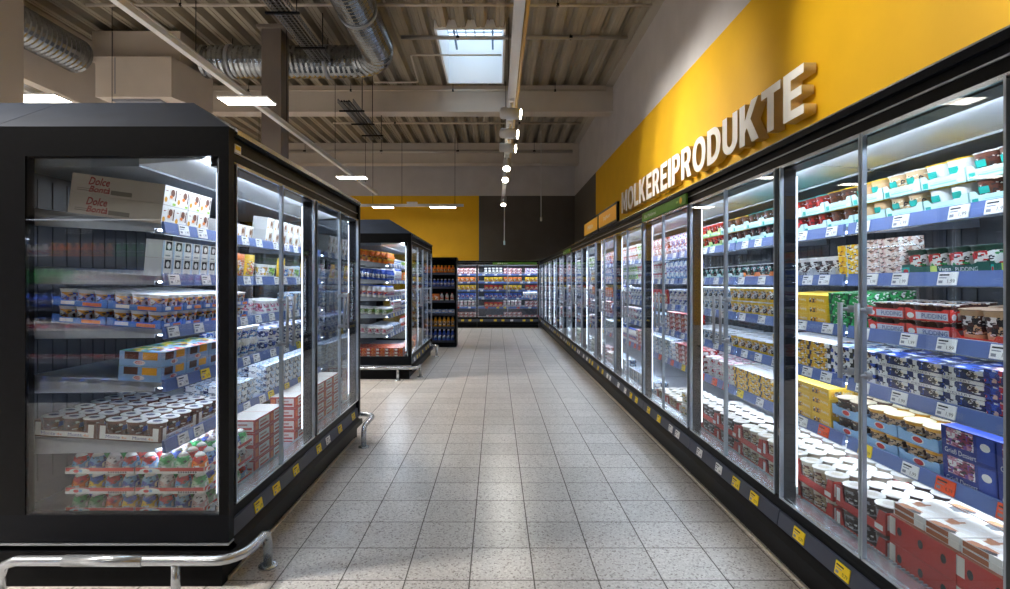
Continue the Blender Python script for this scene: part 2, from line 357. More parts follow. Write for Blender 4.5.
def build_cooler(nb, w, label, cat='cooler', ends=False, roof=False, seed=1, doors=True, group=None, promo=0):
    rnd = random.Random(seed)
    root = empty('glass_door_cooler', label, cat, group=group)
    L = nb * w
    zt = 2.10 if roof else 2.07
    # base housing with stepped black bumper
    b = MB(); b.box(.03, 0, 0, DEP, L, .1, M_BLACK); b.box(.0, 0, .02, .05, L, .105, M_BLACK)
    pr = [(-.02, .105), (-.045, .125), (-.045, .165), (-.02, .19), (-.005, .20), (-.005, .30), (.0, .335), (.06, .335)]
    for (xa, za), (xb, zb) in zip(pr, pr[1:]): b.quad((xa, 0, za), (xa, L, za), (xb, L, zb), (xb, 0, zb), M_BLACK)
    b.box(-.0, 0, .1, DEP, L, .26, M_BLACK); b.box(0, 0, .26, .06, L, .335, M_BLACK)
    for y in (0, L):
        pts = [(x, y, z) for x, z in pr] + [(0, y, .105)]; b.poly(pts if y else pts[::-1], M_BLACK)
    b.box(-.006, 0, .0, .0, L, .012, mat('#c9bfae', .5))
    b.build('base', root)
    r = MB(); r.hexa([(-.03, .004, .205), (-.012, .004, .205), (-.012, L - .004, .205), (-.03, L - .004, .205), (-.018, .004, .275), (-.0, .004, .275), (-.0, L - .004, .275), (-.018, L - .004, .275)], M_RAILBLUE)
    rail = r.build('price_rail', root)
    add_tags(rail, .05, L - .05, -.0245, .24, .17, 'yyyyyyw' if not promo else 'yyyyw', rnd, max(2, round(L / .33)))
    s = MB(); s.box(.0, 0, .335, .06, L, .35, M_ALU)
    for i in range(int(L / .02)): s.box(.06, i * .02 + .003, .335, .088, i * .02 + .011, .345, M_STEEL)
    s.build('sill', root)
    # deck, back panel, ceiling
    d = MB(); d.box(.06, .01, .26, DEP - .06, L - .01, ZLEV[0], M_SHELF); d.build('deck', root)
    k = MB(); k.box(DEP - .05, 0, .26, DEP, L, zt - .1, M_BACKP)
    for i in range(1, int(L / .09)): k.box(DEP - .054, i * .09, .4, DEP - .05, i * .09 + .006, 1.9, mat('#33373d', .5))
    k.build('back_panel', root)
    c = MB(); c.hexa([(.12, .01, 1.965), (.42, .01, 1.94), (.42, L - .01, 1.94), (.12, L - .01, 1.965), (.12, .01, 1.985), (.42, .01, 1.985), (.42, L - .01, 1.985), (.12, L - .01, 1.985)], M_INNER)
    for i in range(int(L / .012)): pass
    c.box(.42, .01, 1.93, DEP - .04, L - .01, 1.985, mat('#8d939c', .5))
    c.build('inner_ceiling', root)
    lb = MB(); lb.box(.09, .02, 1.945, .115, L - .02, 1.963, M_LEDBAR); lb.build('lamp_bar', root)
    # header
    h = MB(); h.box(-.01, 0, 1.93, .08, L, zt - .03, M_BLACK); h.box(-.03, 0, zt - .03, DEP, L, zt, M_SLATE); h.box(.08, 0, 1.985, DEP, L, zt - .03, M_BLACK)
    h.box(-.046 if roof else -.034, 0, zt - (.022 if roof else .004), -.03, L, zt + .002, M_ALU); h.box(-.018, 0, 1.945, -.01, L, 1.955, M_ALU); h.box(-.016, 0, 2.0, -.01, L, 2.006, M_STEEL)
    h.build('header', root)
    if roof:
        z2, q = 2.35, .37; f = MB()
        B = [(-.03, -.03, zt), (DEP, -.03, zt), (DEP, L + .03, zt), (-.03, L + .03, zt)]
        T = [(q, q, z2), (DEP, q, z2), (DEP, L - q, z2), (q, L - q, z2)]
        f.hexa(B + T, M_CANOPY); f.build('canopy', root)
    # shelves
    for lev in range(1, 6):
        s = MB(); th = .022
        def P(u, y, v): x, z = shelf_pt(u, v, lev); return (x, y, z)
        y0, y1 = .018, L - .018
        s.hexa([P(.0, y0, -th), P(SD, y0, -th), P(SD, y1, -th), P(.0, y1, -th), P(.0, y0, 0), P(SD, y0, 0), P(SD, y1, 0), P(.0, y1, 0)], M_SHELF)
        for y in ([y0, y1 - .004] if nb == 1 else [y0, L / 2, y1 - .004]):      # bracket plates
            s.hexa([P(.03, y, -.04), P(SD, y, -.085), P(SD, y + .004, -.085), P(.03, y + .004, -.04), P(.03, y, 0), P(SD, y, 0), P(SD, y + .004, 0), P(.03, y + .004, 0)], M_SHELF)
        sh = s.build('shelf', root)
        st = MB(); st.hexa([(SF - .022, y0, ZLEV[lev] - .042), (SF - .004, y0, ZLEV[lev] - .042), (SF - .004, y1, ZLEV[lev] - .042), (SF - .022, y1, ZLEV[lev] - .042),
                            (SF - .012, y0, ZLEV[lev] + .014), (SF - .001, y0, ZLEV[lev] + .014), (SF - .001, y1, ZLEV[lev] + .014), (SF - .012, y1, ZLEV[lev] + .014)], M_STRIP)
        st.box(SF - .024, y0, ZLEV[lev] - .046, SF - .004, y1, ZLEV[lev] - .042, M_ALU)
        st.build('price_strip', sh)
        sl = MB(); x_, z_ = shelf_pt(.012, -.03, lev); sl.box(x_, y0 + .02, z_, x_ + .014, y1 - .02, z_ + .008, M_ADDED_LED); sl.build('added_shelf_light', sh)  # added lamp bar, brightens the products on the level below
        kinds = {1: 'wooyo', 2: 'wwww', 3: 'wwww', 4: 'wwww', 5: 'wwww'}[lev] if not roof else {1: 'wyww', 2: 'wyw', 3: 'www', 4: 'www', 5: 'www'}[lev]
        add_tags(sh, y0, y1, SF - .0172, ZLEV[lev] - .014, .178, kinds, rnd, 5 * nb)
    # posts with light strips
    for i in range(nb + 1):
        y = i * w; p = MB()
        a, e = (max(0, y - .023), min(L, y + .023))
        p.box(.0, a, .335, .05, e, 1.94, M_SLATE); p.box(-.012, a, .335, .0, e, 1.95, M_BLACK)
        po = p.build('post', root)
        l = MB()
        if e > y + .01: l.box(.056, e - .010, .40, .06, e - .004, 1.9, M_LED)
        if a < y - .01: l.box(.056, a + .004, .40, .06, a + .010, 1.9, M_LED)
        l.build('light_strip', po)
    # doors
    for i in range(nb):
        for j in (0, 1):
            a = i * w + (.022 if j == 0 else w / 2 + .003); e = i * w + (w / 2 - .003 if j == 0 else w - .022)
            g = MB(); g.box(-.028, a, .35, -.016, e, 1.945, M_GLASS); dr = g.build('glass_door', root)
            q = MB()
            for yy in (a, e - .008): q.box(-.031, yy, .35, -.013, yy + .008, 1.945, M_EDGE)
            q.box(-.030, a, .345, -.014, e, .357, M_ALU); q.box(-.030, a, 1.935, -.014, e, 1.947, M_ALU)
            q.build('door_edge', dr)
            y = (e - .045) if j == 0 else (a + .045); hm = MB()
            hm.tube([(-.075, y, 1.02), (-.075, y, 1.31)], .009, M_STEEL, 8)
            for z in (1.045, 1.285):
                hm.tube([(-.075, y, z), (-.028, y, z)], .007, M_STEEL, 8); hm.lathe([(.013, z - .013), (.013, z + .013)], M_STEEL, 8, -.034, y)
            hm.build('handle', dr)
    if ends:
        for y, sgn in ((0, -1), (L, 1)):
            def Y(d): return y + sgn * d
            lo, hi = min(Y(.0), Y(.05)), max(Y(.0), Y(.05))
            f = MB()
            f.box(-.03, lo, 1.965, DEP, hi, zt, M_BLACK); f.box(-.03, lo, .2, DEP, hi, .325, M_SLATE); f.box(-.03, lo, .325, .015, hi, 1.965, M_BLACK)
            f.box(.9, lo, .325, DEP, hi, 1.965, M_BLACK); f.box(-.0, lo, 0, DEP, hi, .12, M_BLACK)
            l2, h2 = min(Y(.0), Y(.065)), max(Y(.0), Y(.065)); f.box(-.045, l2, .12, DEP, h2, .165, M_BLACK); f.box(-.03, min(Y(0), Y(.054)), .188, DEP, max(Y(0), Y(.054)), .196, M_STEEL)
            f.build('end_frame', root)
            g = MB(); g.box(.015, min(Y(.03), Y(.045)), .325, .9, max(Y(.03), Y(.045)), 1.965, M_GLASSEND if y else M_MIRROR); eg = g.build('end_glass', root)
            m = MB(); m.box(.018, min(Y(.02), Y(.028)), .327, .032, max(Y(.02), Y(.028)), 1.963, M_ALU); m.build('edge_profile', eg)
    return root

ORD = ['first', 'second', 'third', 'fourth', 'fifth', 'sixth', 'seventh', 'eighth', 'ninth', 'tenth', 'eleventh', 'twelfth', 'thirteenth']
PW = 1.18; Y0R = .215; XF = 1.40
def bay_name(i): return f"{ORD[i - 1]} yellow-wall bay" if i else 'bay before the first yellow-wall bay'
proto = [build_cooler(1, PW, 'x', seed=11, promo=1), build_cooler(1, PW, 'x', seed=23)]
under = ['beside the camera', 'below the letter E', 'below the letters KT', 'below the letters DU', 'below the letters OD', 'below the letters PRO', 'below the letters EIP', 'below the letters KER',
         'below the letter M', 'past the two yellow signboards', 'near the taupe wall', 'near the corner', 'near the corner', 'next to the back wall coolers']
for i in range(14):
    o = proto[i % 2] if i < 2 else copy_tree(proto[i % 2])
    o.location = (XF, Y0R + i * PW, 0)
    o['label'] = ('black glass-door cooler with price rail, ' + (bay_name(i) + ' counted from the camera' if i else 'standing just before the first yellow-wall bay'))
    o['group'] = 'glass door coolers along the yellow wall'
YEND = Y0R + 14 * PW       # 16.6
LN1, LN2 = 2.24, 2.4
XI = -1.25
i1 = build_cooler(2, LN1 / 2, 'black island cooler with glass end and sloped canopy behind the long chrome rail', ends=True, roof=True, seed=5)
i1.location = (XI, 2.41 + .05 + LN1, 0); i1.rotation_euler = (0, 0, pi)
i2 = build_cooler(2, LN2 / 2, 'black island cooler with glass end standing before the blue bottle rack', ends=True, roof=True, seed=6)
i2.location = (XI, 7.65 + LN2, 0); i2.rotation_euler = (0, 0, pi)
b = MB(); b.box(-.014, 2.14, 2.0, -.0101, 2.2, 2.045, M_WHITE); b.rect(lambda u, v: (-.0146, -u, v), -2.195, 2.02, -2.145, 2.04, M_YELTAG); b.build('sticker', i1)
for src, yy, lab in ((i1, 2.46, 'empty rear half of the island cooler behind the long chrome rail'), (i2, 7.65, 'empty rear half of the island cooler before the bottle rack')):
    o = copy_tree(src); o.location = (XI - 2 * DEP - .004, yy, 0); o.rotation_euler = (0, 0, 0); o['label'] = lab
bw = 1.88
pb = build_cooler(1, bw, 'wide glass-door cooler on the back wall meeting the yellow-wall row', seed=9)
pb.location = (XF - .1, 16.2, 0); pb.rotation_euler = (0, 0, pi / 2)
o = copy_tree(pb); o.location = (XF - .1 - bw - .004, 16.2, 0); o['label'] = 'wide glass-door cooler on the back wall partly behind the bottle rack'

# frames: local (x, y) -> world
class Frame:
    def __init__(s, ox, oy, rz, where): s.o = (ox, oy); s.r = rz; s.where = where
    def w(s, x, y): return (s.o[0] + x * cos(s.r) - y * sin(s.r), s.o[1] + x * sin(s.r) + y * cos(s.r))
F_R = Frame(XF, 0, 0, None)
F_1 = Frame(XI, 0, pi, 'near island')
F_2 = Frame(XI, 0, pi, 'far island')
F_B = Frame(0, 16.2, pi / 2, 'back wall cooler')

# ------------------------------------------------------------------ products
class Prod: pass
PR = {}
def reg(key, name, cat, look, mb, w, d, h, parts=(), tray=None):
    p = Prod(); p.name, p.cat, p.look, p.w, p.d, p.h, p.tray = name, cat, look, w, d, h, tray
    p.mesh = mb.mesh(name); p.parts = [(n, m.mesh(n)) for n, m in parts]; PR[key] = p; return p
def spawn(p, loc, ry, rz, label, group):
    o = link(p.name, p.mesh); o.location = loc; o.rotation_euler = (0, ry, rz); tag(o, label, p.cat, group)
    for n, me in p.parts: link(n, me, o)
    return o
def cup(key, look, body, band, lid, r=.043, h=.085, sq=2.6, name='pudding_cup', cat='cup', near=True, n=16, logo=None, lidlogo=None):
    mb = MB(); m = [body, body, band, body, body]
    mb.lathe([(r * .74, 0), (r * .8, .004), (r * .84, h * .22), (r * .95, h * .8), (r * .98, h - .006), (r * .98, h - .003)], m, n, r * 1.07, 0, sq, capt=True)
    if logo:
        xx = r * 1.07 - r * .965
        mb.pf(lambda u, v: (xx + (.5 - (v - .001) / h) * .012 - .002, -u, v), [(-r * .45, h * .42), (r * .45, h * .42), (r * .45, h * .7), (-r * .45, h * .7)], logo)
    lm = MB(); lm.lathe([(r * 1.06, h - .003), (r * 1.07, h - .001), (r * 1.05, h + .001)], lid, n, r * 1.07, 0, sq)
    lm.poly([(-.004, -.009, h + .0005), (.006, -.012, h + .0005), (.006, .012, h + .0005), (-.004, .009, h + .0005)], lid)
    if lidlogo: lm.oval(fz(h + .001), r * 1.07, 0, r * .55, r * .5, lidlogo, 10)
    if not near:
        b = len(mb.v); mb.v += lm.v
        for f, mi, s in zip(lm.f, lm.m, lm.sm): mb.face(tuple(b + i for i in f), lm.mats[mi], s)
        return reg(key, name, cat, look, mb, r * 2.16, r * 2.14, h + .001)
    return reg(key, name, cat, look, mb, r * 2.16, r * 2.14, h + .001, [('lid', lm)])
def carton(key, look, w, d, h, base, style=(), name='dessert_carton', cat='carton', side=None, top=None, parts=(), front=False):
    mb = MB(); fm = {}
    if side: fm['f'] = side; fm['k'] = side
    if top: fm['t'] = top
    mb.box(0, -w / 2, 0, d, w / 2, h, base, fm)
    for fr, ww, c in ((fx(0), w, 0), (fym(-w / 2), d, d / 2), (fyp(w / 2), d, -d / 2))[:1 if front else 3]:
        for st in style:
            k = st[0]
            if k.endswith('*') and fr is not None and c != 0: continue
            k = k.rstrip('*'); u0, v0, u1, v1 = (st[1] - .5) * ww + c, st[2] * h, (st[3] - .5) * ww + c, st[4] * h
            if k == 'r': mb.rect(fr, u0, v0, u1, v1, st[5])
            elif k == 'o': mb.oval(fr, (u0 + u1) / 2, (v0 + v1) / 2, (u1 - u0) / 2, (v1 - v0) / 2, st[5])
            elif k == 't': mb.text((lambda g: lambda u, v: tuple(a + e for a, e in zip(g(u, v), ((-.0006, 0, 0) if c == 0 else (0, -.0006 if c > 0 else .0006, 0)))))(fr), st[6], u0, v0, u1, v1, st[5], *(st[7:]))
            elif k == 'R': mb.rect((lambda g: lambda u, v: tuple(a + e for a, e in zip(g(u, v), ((-.0005, 0, 0) if c == 0 else (0, -.0005 if c > 0 else .0005, 0)))))(fr), u0, v0, u1, v1, st[5])
            elif k == 'O': mb.oval((lambda g: lambda u, v: tuple(a + e for a, e in zip(g(u, v), ((-.0005, 0, 0) if c == 0 else (0, -.0005 if c > 0 else .0005, 0)))))(fr), (u0 + u1) / 2, (v0 + v1) / 2, (u1 - u0) / 2, (v1 - v0) / 2, st[5])
    return reg(key, name, cat, look, mb, w, d, h, parts)
def tray(key, look, w, d, h, c, cups, grid, inner=None, notch=.55, style=(), name='cardboard_tray', cat='tray', edge=None):
    """open card tray with notched front; cups: product keys standing in it on a grid (across, deep)"""
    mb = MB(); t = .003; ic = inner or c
    mb.box(0, -w / 2, 0, d, w / 2, t, ic)
    def wall(fr, ww, inn):
        n = notch * h; e = .12 * ww
        pts = [(-ww / 2, t), (ww / 2, t), (ww / 2, h), (ww / 2 - e, h), (ww / 2 - e * 1.5, n), (-ww / 2 + e * 1.5, n), (-ww / 2 + e, h), (-ww / 2, h)]
        a = [fr(u, v) for u, v in pts]; bb = [inn(u, v) for u, v in pts]; k = len(mb.v); mb.v += a + bb; q = len(pts)
        # concave front: three convex pieces
        for f in ((0, 1, 4, 5), (1, 2, 3, 4), (0, 5, 6, 7)):
            mb.face(tuple(k + i for i in f), c); mb.face(tuple(k + q + i for i in reversed(f)), ic)
        for i in range(q):
            j = (i + 1) % q; mb.face((k + j, k + i, k + q + i, k + q + j), edge or ic)
    wall(lambda u, v: (0, -u, v), w, lambda u, v: (t, -u, v))
    wall(lambda u, v: (d, u, v), w, lambda u, v: (d - t, u, v))
    wall(lambda u, v: (d / 2 + u, -w / 2, v), d, lambda u, v: (d / 2 + u, -w / 2 + t, v))
    wall(lambda u, v: (d / 2 - u, w / 2, v), d, lambda u, v: (d / 2 - u, w / 2 - t, v))
    for fr, ww, c0 in ((fx(0), w, 0), (fym(-w / 2), d, d / 2), (fyp(w / 2), d, -d / 2)):
        for st in style:
            k = st[0]; u0, v0, u1, v1 = (st[1] - .5) * ww + c0, st[2] * h, (st[3] - .5) * ww + c0, st[4] * h
            if k == 'r': mb.rect(fr, u0, v0, u1, v1, st[5])
            elif k == 'o': mb.oval(fr, (u0 + u1) / 2, (v0 + v1) / 2, (u1 - u0) / 2, (v1 - v0) / 2, st[5])
            else:
                f2 = (lambda g, cc: lambda u, v: tuple(a + e for a, e in zip(g(u, v), ((-.0006, 0, 0) if cc == 0 else (0, -.0006 if cc > 0 else .0006, 0)))))(fr, c0)
                if k == 'O': mb.oval(f2, (u0 + u1) / 2, (v0 + v1) / 2, (u1 - u0) / 2, (v1 - v0) / 2, st[5])
                else: mb.text(f2, st[6], u0, v0, u1, v1, st[5])
    p = reg(key, name, cat, look, mb, w, d, h, (), (cups, grid, t))
    cp = PR[cups[0]]; p.h = max(h, cp.h + t) ; return p
def bottle(key, look, r, h, body, label, cap, name='milk_bottle', near=False, neck=.45, cat='bottle'):
    mb = MB(); z = h * .92
    mb.lathe([(r * .9, 0), (r, .006), (r, h * .18), (r * 1.005, h * .2), (r * 1.005, h * .52), (r, h * .54), (r * .95, h * .64), (r * neck * 1.1, h * .82), (r * neck, z)], [body, body, body, label, label, body, body, body], 12, r * 1.05, 0)
    cm = MB(); cm.lathe([(r * neck * 1.15, z), (r * neck * 1.15, h - .002), (r * neck, h)], cap, 10, r * 1.05, 0)
    return reg(key, name, cat, look, mb, r * 2.1, r * 2.1, h, [('cap', cm)])
def pouch(key, look, w, h, t, base, art, name='cheese_pack', cat='pack'):
    mb = MB(); n = 8; rows = 7; b = len(mb.v)
    for s in (-1, 1):
        for j in range(rows + 1):
            v = j / rows
            for i in range(n + 1):
                u = i / n; k = (1 - (2 * u - 1) ** 4) * (1 - abs(2 * v - 1) ** 6)
                mb.v.append((t / 2 + s * (t / 2 * k + .0006), (u - .5) * w, v * h))
    for q, s in enumerate((-1, 1)):
        o = b + q * (n + 1) * (rows + 1)
        for j in range(rows):
            for i in range(n):
                a = o + j * (n + 1) + i; f = (a, a + 1, a + n + 2, a + n + 1)
                m = art if 1 <= i < n - 1 and 1 <= j < rows - 2 else base
                mb.face(f if s > 0 else f[::-1], m, True)
    return reg(key, name, cat, look, mb, w, t + .002, h)
def dome(key, look, base, art, top, r=.037, h=.089):
    mb = MB()
    mb.lathe([(r * .92, 0), (r, .006), (r, .02), (r * .97, .035), (r * .86, h * .62), (r * .66, h * .8)], [base, base, art, art, art], 14, r * 1.05, 0, capt=True)
    cm = MB(); cm.lathe([(r * .67, h * .795), (r * .52, h * .9), (r * .28, h * .97), (.002, h)], top, 14, r * 1.05, 0)
    return reg(key, 'dome_cup', 'cup', look, mb, r * 2.1, r * 2.1, h, [('cap', cm)])
def gable(key, look, w, h, base, art, cap):
    mb = MB(); d = w; hh = h * .78
    mb.box(0, -w / 2, 0, d, w / 2, hh, base); a = h * .97
    mb.poly([(0, -w / 2, hh), (0, w / 2, hh), (d / 2 - .002, w / 2, a), (d / 2 - .002, -w / 2, a)][::-1], base); mb.poly([(d, -w / 2, hh), (d, w / 2, hh), (d / 2 + .002, w / 2, a), (d / 2 + .002, -w / 2, a)], base)
    for y in (-w / 2, w / 2): mb.poly([(0, y, hh), (d, y, hh), (d / 2, y, a)] if y < 0 else [(d, y, hh), (0, y, hh), (d / 2, y, a)], base)
    mb.box(d / 2 - .003, -w / 2, a - .003, d / 2 + .003, w / 2, h, base)
    mb.rect(fx(0), -w * .45, hh * .1, w * .45, hh * .75, art); mb.rect(fym(-w / 2), .05 * d, hh * .1, .95 * d, hh * .75, art)
    cm = MB(); cm.tube([(d * .25, 0, hh + (a - hh) * .42), (d * .12, 0, hh + (a - hh) * .42 + .018)], w * .16, cap, 10)
    return reg(key, 'milk_carton', 'carton', look, mb, w, d, h, [('cap', cm)])

C = dict(mint='#bfe6e2', teal='#14a79b', brown='#4a2418', choc='#6b3a28', red='#c81f22', dred='#7e1416', cream='#efe3c8', beige='#d9b48a', white='#f3f3f1', yel='#f6c916', gold='#e7a417', org='#ef7d1c',
         navy='#17275e', blue='#2450b8', sky='#7db4e6', lblue='#b8d4f0', green='#1f9a4c', dgreen='#123f32', lime='#9fcf4f', pink='#e58fae', purple='#7b4a9e', black='#17181c', grey='#9aa0a8', box='#b8ada0')
X = {k: mat(v, .45) for k, v in C.items()}
def pp(base, *acc, **k): return prt(C.get(base, base), [C.get(a, a) for a in acc], **k)

# --- near bays of the right row
MT = [('r', .04, .08, .17, .5, X['teal']), ('r', .22, .2, .8, .3, mat('#8fd0ca', .5)), ('r', .3, .36, .7, .42, mat('#a9d6d3', .5)), ('r', .84, .1, .95, .32, X['white'])]
for key, look, body, band, lid in (('cchoc', 'chocolate brown', X['choc'], pp('#5a2c1e', 'choc', scale=50), X['white']), ('cwhite', 'milky white', X['white'], mat('#e9ecee', .4), X['yel']),
                                   ('cbeige', 'beige', X['beige'], pp('beige', 'cream', scale=40), X['white']), ('cbeige2', 'honey beige', mat('#cfa873', .4), X['beige'], X['yel']),
                                   ('cdred', 'dark red', X['dred'], pp('dred', 'brown', 'red', scale=50), X['teal']), ('cbrown', 'dark brown', X['brown'], pp('brown', 'black', 'choc', scale=50), X['yel']),
                                   ('cblk', 'black and red', X['black'], pp('black', 'dred', 'brown', scale=60), X['teal']), ('cberry', 'berry red', X['red'], pp('red', 'dred', 'black', scale=60), X['white'])):
    cup(key, look, body, band, lid, .045, .088, 3.2, logo=X['teal'] if key in ('cwhite', 'cbeige', 'cbeige2', 'cchoc') else None)
for key, cups in (('tchoc', 'cchoc'), ('twhite', 'cwhite'), ('tbeige', 'cbeige'), ('tbeige2', 'cbeige2'), ('tdred', 'cdred'), ('tbrown', 'cbrown'), ('tblk', 'cblk')):
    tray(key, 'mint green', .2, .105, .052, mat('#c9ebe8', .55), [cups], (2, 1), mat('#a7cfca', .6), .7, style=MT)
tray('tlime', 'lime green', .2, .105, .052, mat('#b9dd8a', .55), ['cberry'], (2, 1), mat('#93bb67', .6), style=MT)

def blocky(key, look, w, d, h, base, accents, **k):
    nm = k.pop('name', 'dessert_carton'); st = k.pop('style', ()); top = k.pop('top', None); side = k.pop('side', None); cat = k.pop('cat', 'carton')
    return carton(key, look, w, d, h, prt(C.get(base, base), [C.get(a, a) for a in accents], **k), st, nm, cat, side, top)
# level 4
carton('teal', 'teal and white', .13, .12, .085, X['teal'], [('r', .06, .06, .94, .55, X['white']), ('O', .2, .1, .8, .5, X['red']), ('t', .3, .24, .7, .38, X['white'], 'Pudding', .01)])
cup('cveg', 'green labelled', X['dgreen'], pp('white', 'dgreen', 'green', 'red', scale=40, share=.6), X['dgreen'], .046, .1, 4, logo=None)
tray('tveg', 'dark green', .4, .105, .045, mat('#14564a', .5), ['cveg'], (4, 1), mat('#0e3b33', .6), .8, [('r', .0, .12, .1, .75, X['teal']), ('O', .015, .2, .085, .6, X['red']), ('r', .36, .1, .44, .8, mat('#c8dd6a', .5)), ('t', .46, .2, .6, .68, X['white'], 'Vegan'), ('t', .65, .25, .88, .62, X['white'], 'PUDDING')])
blocky('pinkp', 'pale pink', .12, .11, .04, '#ead7cb', ['white', '#c99a86', '#d9b3ac', '#8a5f50'], scale=55, share=.5, name='snack_pack', cat='pack')
blocky('yelp', 'yellow and pale blue', .15, .12, .05, 'yel', ['lblue', 'white', 'gold'], scale=45, share=.55, name='dairy_snack_pack', cat='pack')
cup('cbw', 'black and white', X['white'], pp('white', 'black', 'brown', scale=55, share=.6), X['white'], .042, .1, 4)
tray('tsil', 'silver grey', .19, .1, .045, mat('#c3c8cf', .35, .3), ['cbw'], (2, 1), style=[('r', .3, .15, .7, .5, X['black']), ('t', .36, .22, .64, .42, X['white'], 'NATUR')])
cup('cdk', 'dark', X['black'], pp('black', 'white', 'brown', 'teal', scale=60, share=.55), mat('#c3c7cc', .4), .042, .088, 4)
tray('tora', 'orange', .19, .1, .04, mat('#f28a3c', .5), ['cdk'], (2, 1), style=[('r', .2, .2, .8, .45, X['white'])])
tray('tmt2', 'pale mint', .19, .1, .04, mat('#cfeeeb', .5), ['cdk'], (2, 1), style=MT)
# level 3
cup('cpud', 'dark brown', X['brown'], X['brown'], pp('brown', 'beige', 'white', scale=30, share=.5), .044, .06, 3)
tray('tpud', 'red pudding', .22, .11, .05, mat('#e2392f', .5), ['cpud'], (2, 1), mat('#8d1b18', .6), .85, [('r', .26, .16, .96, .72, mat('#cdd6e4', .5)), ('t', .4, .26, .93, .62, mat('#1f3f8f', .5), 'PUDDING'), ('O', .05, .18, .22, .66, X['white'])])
cup('ctall', 'beige and black', X['beige'], pp('beige', 'black', 'white', 'brown', scale=50, share=.75), mat('#a58a70', .4), .046, .118, 4)
tray('tred', 'red', .2, .11, .035, mat('#e0412c', .5), ['ctall'], (2, 1), style=[('r', .1, .2, .9, .4, X['white'])])
blocky('grn', 'green', .13, .12, .055, 'green', ['white', '#3fbf6e', 'dgreen'], scale=45, share=.5, name='snack_pack', cat='pack')
carton('yel3', 'yellow', .16, .13, .05, mat('#f7c62b', .45), [('r', .1, .2, .5, .7, pp('gold', 'white', 'brown', scale=70)), ('t', .55, .3, .92, .65, X['white'], 'Pudding', .01)], 'pudding_multipack', 'pack', top=mat('#f4d04f', .45))
cup('cyel', 'yellow and black', X['yel'], pp('white', 'yel', 'black', 'gold', scale=55, share=.65), mat('#c3c7cc', .4), .045, .09, 4)
cup('cdot', 'white and navy', X['white'], pp('white', 'navy', 'black', 'sky', scale=60, share=.5), mat('#c3c7cc', .4), .045, .09, 4)
# level 2
carton('nav', 'navy blue and white', .17, .13, .05, pp('navy', 'blue', 'black', 'white', scale=38, share=.6), [('r', 0, 0, 1, .26, X['white']), ('O', .6, .42, .88, .9, pp('brown', 'cream', 'black', scale=80)), ('t', .1, .06, .7, .2, X['navy'], 'DESSERT')], 'dessert_multipack', 'pack', top=pp('navy', 'blue', 'black', scale=20, share=.6))
blocky('navr', 'purple blue', .14, .13, .055, '#242d7c', ['red', 'navy', '#e7c3b0', 'blue'], scale=45, share=.55, name='dessert_multipack', cat='pack')
carton('wnav', 'white and navy', .17, .13, .05, pp('white', 'navy', 'blue', 'black', scale=36, share=.5), [('O', .6, .4, .9, .92, pp('gold', 'brown', 'cream', scale=80))], 'dessert_multipack', 'pack', top=pp('white', 'navy', 'sky', scale=18, share=.5))
blocky('yel2', 'yellow and white', .17, .13, .05, '#f7c62b', ['white', 'gold', 'navy'], scale=40, share=.5, name='pudding_multipack', cat='pack', top=mat('#dfe0e2', .4))
# level 1
cup('coet', 'dark brown', X['brown'], pp('brown', 'cream', 'black', scale=50), mat('#d9cbb2', .4), .047, .085, 3)
cup('coet2', 'caramel', X['gold'], pp('beige', 'gold', 'brown', scale=45), mat('#e2d2ac', .4), .047, .085, 3)
OV = [('o', .36, .2, .66, .78, X['white']), ('O', .39, .26, .63, .72, X['red'])]
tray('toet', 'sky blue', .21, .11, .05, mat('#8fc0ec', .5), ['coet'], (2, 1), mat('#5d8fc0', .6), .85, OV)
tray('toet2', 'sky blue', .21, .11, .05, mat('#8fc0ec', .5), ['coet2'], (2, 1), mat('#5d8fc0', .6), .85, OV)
carton('roy', 'royal blue', .22, .14, .105, mat('#22378c', .45), [('r', .1, .34, .62, .96, pp('#c98aa0', 'purple', 'white', '#8a3a55', scale=50, share=.6)), ('r', .68, .1, .98, .95, mat('#2f4cab', .45)), ('t', .06, .06, .66, .24, X['white'], 'Grieß Dessert'), ('O', .74, .5, .92, .78, X['white'])])
# deck
RB = mat('#c2332a', .55)
def holes(n): return [('o', (i + .5) / n - .04, .38, (i + .5) / n + .04, .7, X['black']) for i in range(n)]
carton('redbox', 'red', .29, .38, .1, RB, holes(3) + [('r', 0, .3, .1, .95, mat('#e9e4dd', .5))], 'shipping_carton', 'box', top=mat('#8a4a30', .6))
carton('flat', 'brown and white', .14, .19, .022, X['white'], [('r', .05, .1, .7, .9, mat('#b06a45', .5))], 'cheese_pack', 'pack', top=prt('#ece7df', ['#b57a55', '#f4f2ee'], 14, share=.5))
cup('ctub', 'white lidded', mat('#d9cdb8', .4), pp('#c9b795', 'white', 'choc', scale=40, share=.5), mat('#f2efe8', .4), .046, .1, 2, name='cream_tub', cat='tub', near=False, n=14, lidlogo=mat('#e4d9c6', .5))
cup('ctubd', 'dark white-lidded', mat('#4a3c38', .4), pp('#3a302e', 'grey', scale=40, share=.4), mat('#eeeae4', .4), .046, .1, 2, name='cream_tub', cat='tub', near=False, n=14, lidlogo=mat('#dcd3c8', .5))
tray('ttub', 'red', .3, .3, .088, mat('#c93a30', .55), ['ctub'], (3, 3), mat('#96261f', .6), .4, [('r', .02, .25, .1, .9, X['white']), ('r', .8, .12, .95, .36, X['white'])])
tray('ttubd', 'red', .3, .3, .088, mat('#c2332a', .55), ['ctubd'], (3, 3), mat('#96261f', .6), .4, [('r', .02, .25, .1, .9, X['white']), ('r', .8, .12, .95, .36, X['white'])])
cup('cgr', 'white and green', X['white'], pp('white', 'green', 'yel', scale=40, share=.5), X['white'], .046, .1, 2, name='cream_tub', cat='tub', near=False)
